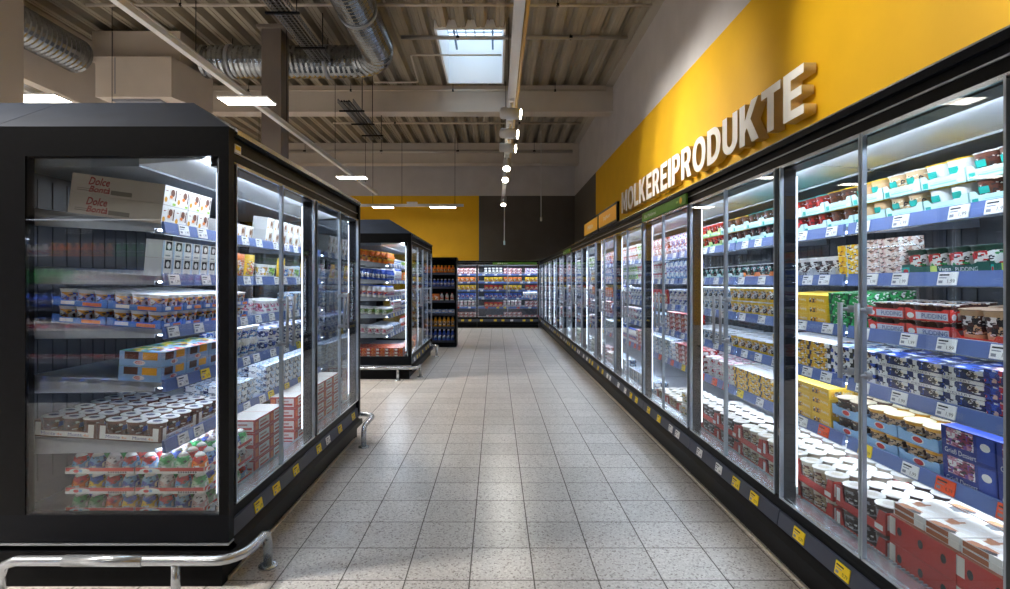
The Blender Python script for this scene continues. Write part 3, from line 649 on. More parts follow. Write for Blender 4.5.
carton('redw', 'red and white', .2, .17, .075, RB, [('r', .25, .12, .95, .88, mat('#efe9e6', .5)), ('R', .32, .25, .9, .42, RB), ('R', .32, .55, .75, .7, mat('#c98a80', .5)), ('r', .03, .2, .2, .8, mat('#e8772b', .5))], 'shipping_carton', 'box', top=mat('#cfc9c4', .5))

# --- assorted kinds for the rest
def generic(key, kind, look, base, acc, off=0.):
    a = pp(base, *acc, scale=48, share=.6, off=off)
    if kind == 'cup': return cup(key, look, X.get(base, X['white']), a, X['white'], .048, .094, 2.2, name='yogurt_cup' if acc[0] in ('blue', 'red') else 'quark_cup', near=False, n=12)
    if kind == 'tub': return cup(key, look, X.get(base, X['white']), a, pp('white', acc[0], scale=25, share=.4), .058, .075, 2.2, name='quark_tub', cat='tub', near=False, n=12)
    if kind == 'box': return carton(key, look, .13, .12, .09, a, [('r', .12, .45, .6, .85, X['white']), ('R', .18, .55, .5, .7, X.get(acc[0]))], 'dessert_carton', 'carton')
    if kind == 'pouch': return pouch(key, look, .13, .15, .03, X.get(base), a)
    if kind == 'bottle': return bottle(key, look, .036, .17, X.get(base), a, X.get(acc[0]), 'drink_bottle')
    if kind == 'carton': return gable(key, look, .085, .19, X.get(base), a, X.get(acc[0]))
    if kind == 'flat': return carton(key, look, .16, .13, .045, a, [('r', .08, .2, .4, .8, X['white'])], 'cheese_slice_pack' if base != 'lblue' and acc[0] != 'navy' else 'butter_pack', 'pack')
G = {}
for key, kind, look, base, acc in (
    ('g_rw', 'box', 'red and white', 'red', ('white', 'dred')), ('g_rb', 'box', 'red and blue', 'red', ('blue', 'white')), ('g_bw', 'box', 'blue and white', 'blue', ('white', 'sky')), ('g_wb', 'cup', 'white and blue', 'white', ('blue', 'sky')),
    ('g_wr', 'cup', 'white and red', 'white', ('red', 'pink')), ('g_wg', 'cup', 'white and green', 'white', ('green', 'lime')), ('g_wk', 'cup', 'white and black', 'white', ('black', 'grey')), ('g_wy', 'cup', 'white and yellow', 'white', ('yel', 'gold')),
    ('g_yo', 'pouch', 'yellow and orange', 'yel', ('org', 'white', 'red')), ('g_or', 'pouch', 'orange and red', 'org', ('red', 'yel', 'white')), ('g_rp', 'pouch', 'red', 'red', ('white', 'yel')), ('g_bp', 'pouch', 'blue and red', 'blue', ('white', 'red', 'sky')),
    ('g_tw', 'tub', 'teal and white', 'white', ('teal', 'mint')), ('g_bt', 'tub', 'white and blue', 'white', ('blue', 'navy')), ('g_pt', 'tub', 'pink and white', 'white', ('pink', 'red')), ('g_gt', 'tub', 'green and white', 'white', ('green', 'dgreen')),
    ('g_wf', 'flat', 'white and navy', 'white', ('navy', 'sky')), ('g_gf', 'flat', 'grey and blue', 'lblue', ('grey', 'navy', 'white')), ('g_rf', 'flat', 'red-white', 'white', ('red', 'dred')), ('g_of', 'flat', 'orange-red', 'org', ('red', 'dred')),
    ('g_mc', 'carton', 'white and blue', 'white', ('blue', 'sky', 'red')), ('g_mg', 'carton', 'white and green', 'white', ('green', 'lime', 'yel')), ('g_sb', 'bottle', 'white and blue', 'white', ('blue', 'red')), ('g_sr', 'bottle', 'white and red', 'white', ('red', 'org')),
    ('g_bb', 'bottle', 'blue', 'blue', ('white', 'navy')), ('g_ab', 'bottle', 'amber', 'gold', ('cream', 'white', 'brown')), ('g_gb', 'bottle', 'green and white', 'green', ('white', 'dgreen')), ('g_ob', 'bottle', 'orange', 'org', ('yel', 'brown')), ('g_dk', 'bottle', 'dark brown', 'brown', ('white', 'red'))):
    generic(key, kind, look, base, acc, R.uniform(0, 9))
# left island
DC = MB
def dolce():
    w, d, h = .2, .44, .093; mb = MB(); B = noisy('grey_beige_card', '#b9b0a5', '#c0b7ac', 12, .7); r_ = mat('#9a3030', .6)
    mb.box(0, -w / 2, 0, d, w / 2, h, B, {'l': X['white']})
    for fr, c, q in ((fym(-w / 2), d / 2, 1), (fyp(w / 2), -d / 2, -1)):
        mb.text(fr, 'Dolce', c + q * .09 - .05, h * .5, c + q * .09 + .05, h * .9, r_, .02, .3); mb.text(fr, 'Bontà', c + q * .09 - .045, h * .14, c + q * .09 + .055, h * .46, r_, .02, .3)
        mb.rect(fr, c - q * .02 - .05, h * .12, c - q * .02 + .05, h * .34, mat('#7c756c', .7)); mb.rect(fr, c - .19, h * .18, c - .1, h * .22, mat('#7c756c', .7)); mb.rect(fr, c - .19, h * .28, c - .13, h * .31, mat('#7c756c', .7))
    f = fx(0)
    for s in (-.5, .5):
        u = s * .1
        mb.rect(f, u - .012, h * .3, u + .036, h * .85, mat('#e3dcd2', .5)); mb.rect(lambda a, b: (-.0012, -a, b), u + .034, h * .28, u + .042, h * .86, X['brown']); mb.oval(lambda a, b: (-.0014, -a, b), u + .012, h * .66, .016, .018, X['choc']); mb.oval(lambda a, b: (-.0016, -a, b), u + .002, h * .45, .012, .008, X['org'])
        mb.oval(f, u - .034, h * .28, .011, .013, X['gold']); mb.rect(f, u - .04, h * .7, u - .022, h * .74, r_); mb.rect(f, u + .02, h * .04, u + .044, h * .16, X['lime'])
    return reg('dolce', 'dessert_carton', 'carton', 'long beige card', mb, w, d, h)
dolce()
carton('photo', 'white coffee-dessert', .1, .1, .085, X['white'], [('r', .45, .2, .88, .85, mat('#c9beb0', .5)), ('O', .5, .35, .8, .75, X['choc']), ('R', .84, .15, .92, .88, X['brown']), ('o', .08, .1, .26, .34, X['gold'])], 'dessert_carton', 'carton', front=True)
carton('blk2', 'white and black', .075, .08, .085, X['white'], [('r', .0, 0, .18, 1, X['lblue']), ('r', .3, .45, .92, .95, X['black']), ('O', .42, .5, .8, .85, X['white']), ('R', .3, .12, .8, .2, X['grey'])], 'dessert_carton', 'carton', side=mat('#dfe6f2', .45), front=True)
cup('cjoy', 'white and orange', X['white'], pp('white', 'org', 'brown', 'gold', 'blue', scale=40, share=.7), X['white'], .037, .075, 2.4, name='dessert_cup', near=True, n=14)
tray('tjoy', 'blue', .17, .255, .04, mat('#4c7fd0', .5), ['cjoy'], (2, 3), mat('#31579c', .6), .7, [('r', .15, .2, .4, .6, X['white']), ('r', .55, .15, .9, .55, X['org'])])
carton('oet3', 'pale blue', .2, .2, .07, mat('#8db4e4', .5), [('r', .12, .45, .45, .95, X['brown']), ('r', .55, .45, .9, .95, X['gold']), ('O', .34, .08, .62, .4, X['white']), ('O', .36, .11, .6, .37, X['red'])], 'dessert_carton', 'carton', top=pp('sky', 'org', 'green', 'red', 'yel', scale=22, share=.8))
cup('cmon', 'brown white-rimmed', X['choc'], pp('choc', 'brown', 'white', scale=35, share=.3), X['white'], .04, .085, 2.3, near=True, logo=X['blue'], lidlogo=X['navy'])
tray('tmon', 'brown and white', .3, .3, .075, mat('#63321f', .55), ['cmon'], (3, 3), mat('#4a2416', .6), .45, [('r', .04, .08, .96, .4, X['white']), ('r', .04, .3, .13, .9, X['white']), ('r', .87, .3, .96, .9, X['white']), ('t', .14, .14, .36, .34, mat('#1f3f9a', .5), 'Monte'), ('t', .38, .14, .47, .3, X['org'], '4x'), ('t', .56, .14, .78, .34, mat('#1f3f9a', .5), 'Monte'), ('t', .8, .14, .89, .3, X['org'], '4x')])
for key, look, a, b in (('dsky', 'sky blue', 'sky', 'red'), ('dgrn', 'pale green', '#9cc7a8', 'green'), ('dpnk', 'dusty pink', '#d8b3b0', 'white'), ('dyel', 'yellow', 'yel', 'blue'), ('dorg', 'orange', 'org', 'red'), ('dblu', 'bright blue', 'blue', 'sky')):
    dome(key, look, mat(C.get(a, a), .4), pp(C.get(a, a), 'white', b, scale=42, share=.45), X['white'])
tray('tdome', 'red and white', .24, .325, .03, mat('#cf3024', .5), ['dsky', 'dgrn', 'dpnk', 'dyel', 'dgrn', 'dblu', 'dorg', 'dsky'], (3, 4), mat('#e4dcd6', .6), .95, [('r', 0, .05, 1, .42, X['white']), ('o', .06, .1, .36, .9, X['white']), ('O', .12, .2, .2, .7, X['red']), ('O', .2, .25, .25, .7, X['sky']), *[('O', .62 + i * .035, .12, .645 + i * .035, .42, X['black']) for i in range(8)]])

# ------------------------------------------------------------------ stocking the shelves
LEVN = ['bottom deck', 'fifth shelf', 'fourth shelf', 'third shelf', 'second shelf', 'top shelf']
_cnt = {}
def where(F, wy, lev):
    if F is F_R:
        i = int((wy - Y0R) // PW); return f"{LEVN[lev]}, {bay_name(min(max(i, 0), 13))}"
    if F is F_B: return f"{LEVN[lev]}, " + F.where
    mid = 3.58 if F is F_1 else 8.85
    return f"{LEVN[lev]}, {'first' if wy < mid else 'second'} bay of {F.where}"
LAY = ['', ', second layer', ', third layer', ', fourth layer', ', fifth layer', ', sixth layer']
NOUN = {}
def run(F, lev, y0, y1, keys, layers=1, rows=1, gap=.004, u0=.006, jit=.0, maxu=.58, lmin=None):
    """fill a shelf from y0 to y1 (world along-shelf coordinate) with front-facing products"""
    if isinstance(keys, str): keys = [keys]
    y = y0; n = 0
    while True:
        key = keys[n % len(keys)] if isinstance(keys, list) else keys[R.randrange(len(keys))]
        p = PR[key]
        if y + p.w > y1 + .005: break
        yc = y + p.w / 2
        # keep clear of the shelf's bracket plates at unit joints
        u = u0
        for r in range(rows):
            if u + p.d > maxu + (.35 if lev == 0 else 0): break
            L_ = layers if lmin is None else R.randint(lmin, layers)
            v = .001
            for l in range(L_):
                place(F, lev, yc + R.uniform(-jit, jit), u + R.uniform(0, jit), v, p, l, r)
                v += p.h + .0015
            u += p.d + .004
        y += p.w + gap; n += 1
def world(F, lev, yc, u, v):
    x, z = shelf_pt(u, v, lev)
    ly = yc if F.r == 0 else (-yc if F.r == pi else -yc)
    wx, wy = F.w(x, ly); return (wx, wy, z)
def place(F, lev, yc, u, v, p, l, r):
    ry = -TL[lev]
    wyy = yc if F is not F_B else yc
    loc = world(F, lev, yc, u, v)
    wh = where(F, yc, lev); noun = p.name.replace('_', ' ')
    # one label for copies nothing tells apart; the first of each row stands at its end
    lab = f"{p.look} {noun}{LAY[l]}{', back row' if r else ''}, {wh}"
    spawn(p, loc, ry, F.r, lab, f"{p.look} {noun}s, {wh}")
    if p.tray:
        cups, (nw, nd), t = p.tray; q = 0
        cw = (p.w - .008) / nw; cd = (p.d - .008) / nd
        for b in range(nd):
            for a in range(nw):
                c = PR[cups[(a + 3 * b + l * 2 + r) % len(cups)]]; q += 1
                sy = (-p.w / 2 + .004 + cw * (a + .5)); 
                if F.r == pi: sy = -sy
                lc = world(F, lev, yc + sy, u + .004 + cd * b + (cd - c.d) / 2, v + t + .0005)
                n2 = c.name.replace('_', ' ')
                lab = f"{c.look} {n2}{LAY[l]}{', back row' if r or b else ''}, {wh}"
                spawn(c, lc, ry, F.r, lab, f"{c.look} {n2}s in {p.look} trays, {wh}")
def rr(lev, y0, y1, keys, **k): run(F_R, lev, y0, y1, keys, **k)

# right row, near bays: (top shelf = 5)
rr(5, 1.515, 1.925, 'tchoc', layers=2); rr(5, 1.925, 2.13, 'twhite', layers=2); rr(5, 2.13, 2.335, 'tbeige', layers=2); rr(5, 2.335, 2.54, 'tbeige2', layers=2)
rr(5, 2.545, 2.75, 'tbrown', layers=2); rr(5, 2.75, 3.16, 'tdred', layers=2); rr(5, 3.2, 3.61, 'tblk', layers=2); rr(5, 3.61, 4.02, 'tbrown', layers=2)
rr(5, 4.03, 4.64, 'tlime', layers=2); rr(5, 4.66, 5.25, 'g_rb', layers=2); rr(5, 5.27, 6.1, 'g_rw', layers=2)
rr(4, 1.47, 1.84, 'teal', layers=2); rr(4, 1.84, 2.245, 'tveg'); rr(4, 2.25, 2.5, 'pinkp', layers=4); rr(4, 2.5, 2.66, 'yelp', layers=3)
rr(4, 2.68, 3.08, 'tsil'); rr(4, 3.1, 3.7, 'tora'); rr(4, 3.7, 4.65, 'tmt2', layers=1); rr(4, 4.66, 5.4, 'g_bw', layers=2); rr(4, 5.4, 6.1, 'g_wr', layers=2)
rr(3, 1.59, 2.0, 'tred', rows=2); rr(3, 2.0, 2.46, 'tpud', layers=2, rows=2); rr(3, 2.46, 2.74, 'grn', layers=3, rows=2)
rr(3, 2.75, 3.3, 'yel3', layers=3, rows=2); rr(3, 3.3, 3.95, 'cyel', layers=2, rows=1); rr(3, 3.95, 4.65, 'cdot', layers=2); rr(3, 4.66, 5.3, 'g_bt', layers=2); rr(3, 5.3, 6.1, 'g_rp')
rr(2, 1.43, 1.86, 'navr', layers=3, rows=2); rr(2, 1.86, 2.4, 'nav', layers=3, rows=2); rr(2, 2.4, 2.75, 'wnav', layers=3, rows=2)
rr(2, 2.76, 3.3, 'yel2', layers=3, rows=2); rr(2, 3.3, 3.95, 'cyel', layers=1, rows=3); rr(2, 3.95, 4.65, 'cdot', layers=1, rows=3); rr(2, 4.66, 5.4, 'g_rf', layers=4); rr(2, 5.4, 6.1, 'g_wf', layers=3)
rr(1, 1.59, 2.05, 'roy', layers=2, rows=2); rr(1, 2.05, 2.49, 'toet2', layers=2, rows=2); rr(1, 2.49, 2.71, 'toet', layers=2, rows=2)
rr(1, 2.72, 3.3, 'yel3', layers=4, rows=2); rr(1, 3.3, 3.85, 'yel2', layers=3, rows=2); rr(1, 3.86, 4.4, 'g_pt', layers=2, rows=2); rr(1, 4.4, 5.2, 'g_rf', layers=4, rows=2); rr(1, 5.2, 6.1, 'g_gf', layers=4)
rr(0, 1.435, 2.03, 'redbox', layers=2, rows=1)
for b in range(2):
    for a in range(4): place(F_R, 0, 1.51 + a * .146, .02 + b * .2, .2045, PR['flat'], 0, b); place(F_R, 0, 1.51 + a * .146, .02 + b * .2, .2280, PR['flat'], 1, b)
rr(0, 2.04, 2.36, 'ttubd', layers=2, rows=3); rr(0, 2.36, 2.67, 'ttub', layers=2, rows=3); rr(0, 2.68, 3.3, 'ttub', layers=2, rows=2); rr(0, 3.3, 3.92, 'ttubd', layers=2, rows=1); rr(0, 3.93, 4.35, 'cgr', layers=2, rows=2); rr(0, 4.36, 5.0, 'ttub', layers=1, rows=1); rr(0, 5.0, 6.1, 'g_wf', layers=3)
# right row, farther bays
far = {5: ['g_rw', 'g_rb', 'g_wk', 'g_tw', 'g_wg', 'g_wr'], 4: ['g_wb', 'g_bw', 'g_wy', 'g_yo', 'g_wr', 'g_wg'], 3: ['g_wb', 'g_or', 'g_rp', 'g_wr', 'g_bt', 'g_mc'], 2: ['g_bp', 'g_rf', 'g_wf', 'g_wr', 'g_bt', 'g_pt'], 1: ['g_wf', 'g_gf', 'g_pt', 'g_wb', 'g_rf', 'g_sb'], 0: ['g_rf', 'g_gt', 'g_wf', 'g_pt']}
lay = {'g_rw': 2, 'g_rb': 2, 'g_wk': 2, 'g_tw': 2, 'g_wg': 2, 'g_wr': 2, 'g_wb': 2, 'g_bw': 2, 'g_wy': 2, 'g_bt': 2, 'g_pt': 2, 'g_gt': 3, 'g_rf': 4, 'g_wf': 4, 'g_gf': 4, 'g_of': 3}
for i in range(5, 14):
    ya = Y0R + i * PW + .035; yb = ya + PW - .07
    for lev in range(6):
        ks = far[lev]; cut = R.uniform(.35, .65)
        a, b = R.sample(ks, 2) if i > 6 else (ks[(i * 2) % len(ks)], ks[(i * 2 + 1) % len(ks)])
        if i > 8: b = a if R.random() < .4 else b
        for key, y0, y1 in ((a, ya, ya + cut * (yb - ya)), (b, ya + cut * (yb - ya), yb)):
            rr(lev, y0, y1, key, layers=min(lay.get(key, 1), 2 if i > 8 else 4), gap=.006 if i < 9 else .035)
# near island
def L1(lev, y0, y1, keys, **k): run(F_1, lev, y0, y1, keys, **k)
A = 2.48
L1(5, A, 2.9, 'dolce', layers=2); L1(5, 3.0, 3.5, 'photo', layers=1); L1(5, 3.6, 4.62, 'photo', layers=2, gap=.02)
L1(4, A, 3.05, 'blk2', layers=2, rows=1); L1(4, 3.05, 3.55, ['g_yo', 'g_or'], rows=1, gap=.006); L1(4, 3.6, 4.62, ['g_wy', 'g_wg', 'g_yo', 'g_wb'], gap=.006, layers=1)
L1(3, A, 3.48, 'tjoy', layers=2, rows=2, maxu=.6); L1(3, 3.6, 4.1, 'g_wr', layers=1, rows=2); L1(3, 4.1, 4.62, 'g_wf', layers=3)
L1(2, A, 3.1, 'oet3', layers=2); L1(2, 3.1, 3.55, 'g_wb', layers=2, rows=2); L1(2, 3.6, 4.62, ['g_bt'], layers=2, rows=2)
L1(1, A, 3.1, 'tmon', rows=2, maxu=.62); L1(1, 3.1, 3.55, 'g_gf', layers=3, rows=2); L1(1, 3.6, 4.62, 'g_gf', layers=4, rows=2)
L1(0, A, 2.98, 'tdome', layers=3, rows=2, u0=.02); L1(0, 3.0, 3.55, 'redw', layers=4, rows=1, u0=.02); L1(0, 3.6, 4.62, 'redw', layers=4, rows=1, u0=.02)
# far island
def L2(lev, y0, y1, keys, **k): run(F_2, lev, y0, y1, keys, **k)
for lev, k, n, rw in ((5, 'g_ob', 1, 4), (4, 'g_bb', 1, 4), (3, 'g_sb', 1, 4), (2, 'g_wg', 1, 4), (1, 'g_wr', 1, 3), (0, 'g_of', 3, 4)):
    L2(lev, 7.68, 8.2, k, layers=n, rows=rw + 2, gap=.012)
for lev, k, k2, n in ((5, 'g_wb', 'g_wg', 1), (4, 'g_mc', 'g_or', 1), (3, 'g_wk', 'g_wr', 1), (2, 'g_wr', 'g_bt', 2), (1, 'g_wf', 'g_sr', 2), (0, 'g_rf', 'g_of', 3)):
    L2(lev, 8.22, 8.82, k, layers=n, gap=.01); L2(lev, 8.9, 10.0, k2, layers=1 if k2 == 'g_sr' else n, gap=.012)
# back wall
def LB(lev, x0, x1, key, **k): run(F_B, lev, -x1, -x0, key, **k)
F_B.o = (0, 16.2)
def world(F, lev, yc, u, v):
    x, z = shelf_pt(u, v, lev)
    ly = -yc if F.r == pi else yc
    wx, wy = F.w(x, ly); return (wx, wy, z)
for lev, (ka, kb, kc) in {5: ('g_wk', 'g_rw', 'g_rb'), 4: ('g_yo', 'g_or', 'g_yo'), 3: ('g_rp', 'g_yo', 'g_rp'), 2: ('g_bp', 'g_bp', 'g_mc'), 1: ('g_rp', 'g_wr', 'g_rw'), 0: ('g_rf', 'g_rw', 'g_rf')}.items():
    for x0, x1, k in ((-.46, .2, ka), (.2, .8, kb), (.8, 1.33, kc)): LB(lev, x0, x1, k, layers=min(2, lay.get(k, 1)), gap=.014)
    LB(lev, -1.35, -.55, (kb if lev != 3 else 'g_yo'), layers=min(2, lay.get(kb, 1)), gap=.014)

exec_rest = True
# ------------------------------------------------------------------ bottle rack in the aisle
def rack(name, label, x0, y0, w, levels, hh, d=.42, face=1, lit=False):
    """open shelf unit; face = -1 looks to -y, +1 looks to +y"""
    root = empty(name, label, 'shelf', (x0, y0, 0))
    s = MB(); s.box(0, -.02, 0, .03, d, hh, M_BLACK); s.box(w - .03, -.02, 0, w, d, hh, M_BLACK); s.build('side_panel', root)
    s = MB()
    y = (d - .02, d) if face < 0 else (-.02, 0)
    s.box(.03, y[0], 0, w - .03, y[1], hh, M_SLATE); s.build('back_panel', root)
    s = MB(); s.box(-.01, -.03, hh, w + .01, d + .01, hh + .04, M_BLACK); s.build('top_panel', root)
    s = MB(); s.box(0, -.05, 0, w, d, .1, M_SLATE); s.build('plinth', root)
    for z in levels:
        s = MB(); s.box(.03, 0, z - .025, w - .03, d - .02, z, M_SLATE)
        if face < 0: s.box(.03, -.018, z - .04, w - .03, 0, z + .012, M_RAILBLUE)
        else: s.box(.03, d - .02, z - .04, w - .03, d, z + .012, M_RAILBLUE)
        sh = s.build('shelf', root)
        if lit: s = MB(); s.box(.05, d + .03, z - .045, w - .05, d + .05, z - .034, M_LEDBAR); s.box(.04, d + .052, z - .075, w - .04, d + .056, z - .03, M_SLATE); s.box(.04, d + .02, z - .034, w - .04, d + .056, z - .03, M_SLATE); s.box(.5, d - .01, z - .04, .53, d + .03, z - .035, M_SLATE); s.box(w - .53, d - .01, z - .04, w - .5, d + .03, z - .035, M_SLATE); s.build('added_shelf_light', sh)  # added lamp bars that brighten the bottles, with lips to hide their glow
    return root
RX0, RW, RY = -1.50, .64, 11.45
RL = [.13, .43, .72, 1.0, 1.3, 1.6]
rack('bottle_rack', 'tall dark shelf rack of bottles at the end of the far island cooler', RX0, RY, RW, RL, 1.9, face=-1)
bottle('rbl', 'blue', .036, .24, X['blue'], pp('navy', 'white', 'sky', scale=40), X['white'], 'drink_bottle'); bottle('ram', 'amber', .034, .22, X['gold'], pp('cream', 'gold', 'brown', scale=40), X['brown'], 'drink_bottle')
def rackfill(x0, w, y, z, keys, label, n, rz=pi / 2, rows=1, grp=None):
    for r in range(rows):
        for i in range(n):
            p = PR[keys[i * len(keys) // n]]
            xx = x0 + w * (i + .5) / n; nm = p.name.replace('_', ' ')
            spawn(p, (xx, y + r * (p.d + .01) * (1 if rz > 0 else -1), z + .001), 0, rz, f"{p.look} {nm}{', behind the front row' if r else ''}, {label}", f"{p.look} {nm}s, {label}")
xa, wa = RX0 + .04, RW - .08
rackfill(xa, wa, RY + .01, RL[5], ['g_ob'], 'top shelf of the dark rack by the island', 7, rows=2)
rackfill(xa, wa, RY + .01, RL[4], ['g_bb'], 'second shelf of the dark rack by the island', 7, rows=1)
rackfill(xa, wa, RY + .01, RL[3], ['g_or', 'g_sr', 'g_sr'], 'third shelf of the dark rack by the island', 5)
rackfill(xa, wa, RY + .01, RL[2], ['g_bw'], 'fourth shelf of the dark rack by the island', 4)
rackfill(xa, wa, RY + .01, RL[1], ['ram'], 'fifth shelf of the dark rack by the island', 6, rows=2)
rackfill(xa, wa, RY + .01, RL[0], ['rbl'], 'lowest shelf of the dark rack by the island', 6, rows=2)

# shelving behind the camera that shows only as a reflection in the end glass of the near island
QX, QW, QY = -6.1, 3.3, -1.75
QL = [.15, .5, .82, 1.1, 1.38, 1.68]
rack('wall_shelving', 'dark bottle shelving mirrored in the end glass of the near island', QX, QY, QW, QL, 2.12, .5, face=1, lit=True)
b = MB(); b.box(.04, .36, 2.06, QW - .04, .40, 2.085, M_LEDBAR); o = b.build('lamp_bar'); o.location = (QX, QY, 0); tag(o, 'added lamp bar brightening the mirrored bottle shelving from under its top', 'lamp')  # added lamp, lifts the brightness of the reflected shelving
b = MB(); b.box(0, .505, 1.9, QW, .515, 2.1, M_BLACK)
f = lambda u, v: (-u, .5157, v)
for u, tx in ((-1.3, 'CHEESECAKE'), (-.6, 'Snacks'), (-2.3, 'Snacks')): b.text(f, tx, u - .16, 1.95, u + .16, 2.0, X['white'])
o = b.build('header_board'); o.location = (QX, QY, 0); tag(o, 'black header board lettered CHEESECAKE mirrored in the end glass of the near island', 'sign')
for z, ks, row in zip(QL, (['g_bb'], ['g_rf'], ['g_sb', 'g_bb'], ['g_bb', 'g_sb'], ['g_gb', 'g_sb', 'g_sr'], ['g_sb', 'g_ob', 'g_gb', 'g_sb']), ('lowest', 'fifth', 'fourth', 'third', 'second', 'top')):
    rackfill(QX + .05, QW - .1, QY + .48, z, ks, f'{row} level of the shelving mirrored in the end glass', (34 if z > .2 else 14) if ks[0] not in ('g_rf',) else 14, rz=-pi / 2)

# ------------------------------------------------------------------ lettering and signs
def arc(cx, cy, rx, ry, a0, a1, n=14, p=2.0):
    out = []
    for i in range(n + 1):
        a = radians(a0 + (a1 - a0) * i / n); c, s_ = cos(a), sin(a)
        k = (abs(c) ** p + abs(s_) ** p) ** (-1 / p); out.append((cx + rx * k * c, cy + ry * k * s_))
    return out
T_ = .235       # stroke, letter height 1
def glyph(ch):
    t = T_
    if ch == 'I': return [[(0, 0), (t, 0), (t, 1), (0, 1)]], t
    if ch == 'L': return [[(0, 0), (.58, 0), (.58, .19), (t, .19), (t, 1), (0, 1)]], .58
    if ch == 'E': return [[(0, 0), (.62, 0), (.62, .19), (t, .19), (t, .41), (.56, .41), (.56, .59), (t, .59), (t, .81), (.62, .81), (.62, 1), (0, 1)]], .62
    if ch == 'T': return [[(.34 - t / 2, 0), (.34 + t / 2, 0), (.34 + t / 2, .81), (.68, .81), (.68, 1), (0, 1), (0, .81), (.34 - t / 2, .81)]], .68
    if ch == 'M': return [[(0, 0), (t * .9, 0), (t * .9, .62), (.4, .12), (.5, .12), (.9 - t * .9, .62), (.9 - t * .9, 0), (.9, 0), (.9, 1), (.66, 1), (.45, .5), (.24, 1), (0, 1)]], .9
    if ch == 'K': return [[(0, 0), (t, 0), (t, .3), (.31, .4), (.52, 0), (.8, 0), (.47, .57), (.78, 1), (.5, 1), (t, .6), (t, 1), (0, 1)]], .8
    if ch == 'U': return [[(0, 1), (0, .34)] + arc(.37, .34, .37, .35, 180, 360) [1:] + [(.74, 1), (.74 - t, 1), (.74 - t, .35)] + arc(.37, .35, .37 - t, .17, 360, 180)[1:] + [(t, 1)]], .74
    if ch == 'O': return [arc(.42, .5, .42, .515, 0, 360, 28, 2.3)[:-1], arc(.42, .5, .42 - t, .33, 0, 360, 28, 2.3)[:-1]], .84
    if ch == 'D': return [[(0, 0)] + arc(.3, .5, .46, .5, -90, 90, 18, 2.2) + [(0, 1)], [(t, .19)] + arc(.3, .5, .46 - t, .31, -90, 90, 14, 2.2) + [(t, .81)]], .76
    if ch == 'P': return [[(0, 0), (t, 0), (t, .36)] + arc(.34, .68, .34, .32, -90, 90, 16, 2.2) + [(0, 1)], [(t, .53)] + arc(.34, .68, .34 - t + .02, .15, -90, 90, 10, 2.2) + [(t, .83)]], .68
    if ch == 'R': return [[(0, 0), (t, 0), (t, .37), (.31, .37), (.47, 0), (.74, 0), (.54, .42)] + arc(.35, .68, .35, .32, -50, 90, 14, 2.2) + [(0, 1)], [(t, .53)] + arc(.34, .68, .34 - t + .02, .15, -90, 90, 10, 2.2) + [(t, .83)]], .74
M_LETF = mat('#f6f3ec', .5); M_LETS = mat('#d9c08a', .55)  # tan sides: light bounced off the yellow wall is put into the colour
def letter_mesh(ch, h, wscale, th):
    loops, w = glyph(ch)
    c = bpy.data.curves.new('letter', 'CURVE'); c.dimensions = '2D'; c.fill_mode = 'BOTH'; c.extrude = th / 2
    for lp in loops:
        s = c.splines.new('POLY'); s.points.add(len(lp) - 1); s.use_cyclic_u = True
        for q, (x, y) in zip(s.points, lp): q.co = (x * wscale * h, y * h, 0, 1)
    o = bpy.data.objects.new('letter', c); me = bpy.data.meshes.new_from_object(o)
    bpy.data.objects.remove(o); bpy.data.curves.remove(c)
    me.materials.clear(); me.materials.append(M_LETF); me.materials.append(M_LETS)
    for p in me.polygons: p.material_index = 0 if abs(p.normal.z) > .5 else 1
    return me, w * wscale * h
word = 'MOLKEREIPRODUKTE'; LY0, LY1, LZ, LH, LT = 10.37, 4.23, 2.747, .405, .1
gapw = .045; tot = sum(glyph(c)[1] for c in word) * LH
ws = ((LY0 - LY1) - gapw * (len(word) - 1)) / tot
sg = empty('wall_lettering', 'big white raised letters MOLKEREIPRODUKTE on the yellow wall', 'sign', (XR, LY0, LZ))
y = 0
for ch in word:
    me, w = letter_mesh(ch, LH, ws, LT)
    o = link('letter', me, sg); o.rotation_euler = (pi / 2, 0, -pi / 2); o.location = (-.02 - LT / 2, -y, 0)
    y += w + gapw
M_GREEN = mat('#5f9a33', .5); M_SIGNY = mat('#ffb91a', .5)
def board(y0, y1, z0, z1, txt, label):
    r = empty('signboard', label, 'sign', (XF - .05, y0, z0))
    b = MB(); b.box(0, 0, 0, .03, y1 - y0, z1 - z0, M_SLATE); b.build('frame', r)
    b = MB(); b.box(-.004, .03, .03, 0, y1 - y0 - .03, z1 - z0 - .03, M_SIGNY)
    f = lambda u, v: (-.0048, -u, v); m = (y1 - y0) / 2; hz = (z1 - z0) / 2
    b.text(f, txt, -m - .2, hz - .03, -m + .2, hz + .03, X['white']); b.build('face', r)
board(5.9, 6.95, 2.072, 2.30, 'Joghurt', 'yellow signboard on the coolers right beside the letter M')
board(7.0, 8.08, 2.072, 2.30, 'Milch', 'smaller looking yellow signboard farther from the letter M')
def gsign(y0, y1, label, txt):
    b = MB(); b.box(XF - .036, y0, 1.955, XF - .019, y1, 2.03, M_GREEN); f = lambda u, v: (XF - .0368, -u, v)
    b.text(f, txt, -y1 + .08, 1.975, -y1 + .42, 2.005, X['white']); b.oval(f, -y0 - .1, 1.993, .03, .024, X['yel']); b.rect(f, -y0 - .2, 1.985, -y0 - .15, 2.0, X['lime'])
    tag(b.build('header_sign'), label, 'sign')
gsign(3.80, 4.93, 'green header strip with white text on the fourth bay of the yellow-wall coolers', 'Bio Molkerei')
gsign(9.7, 10.75, 'small green header strip on the coolers past the two yellow signboards', 'Bio')
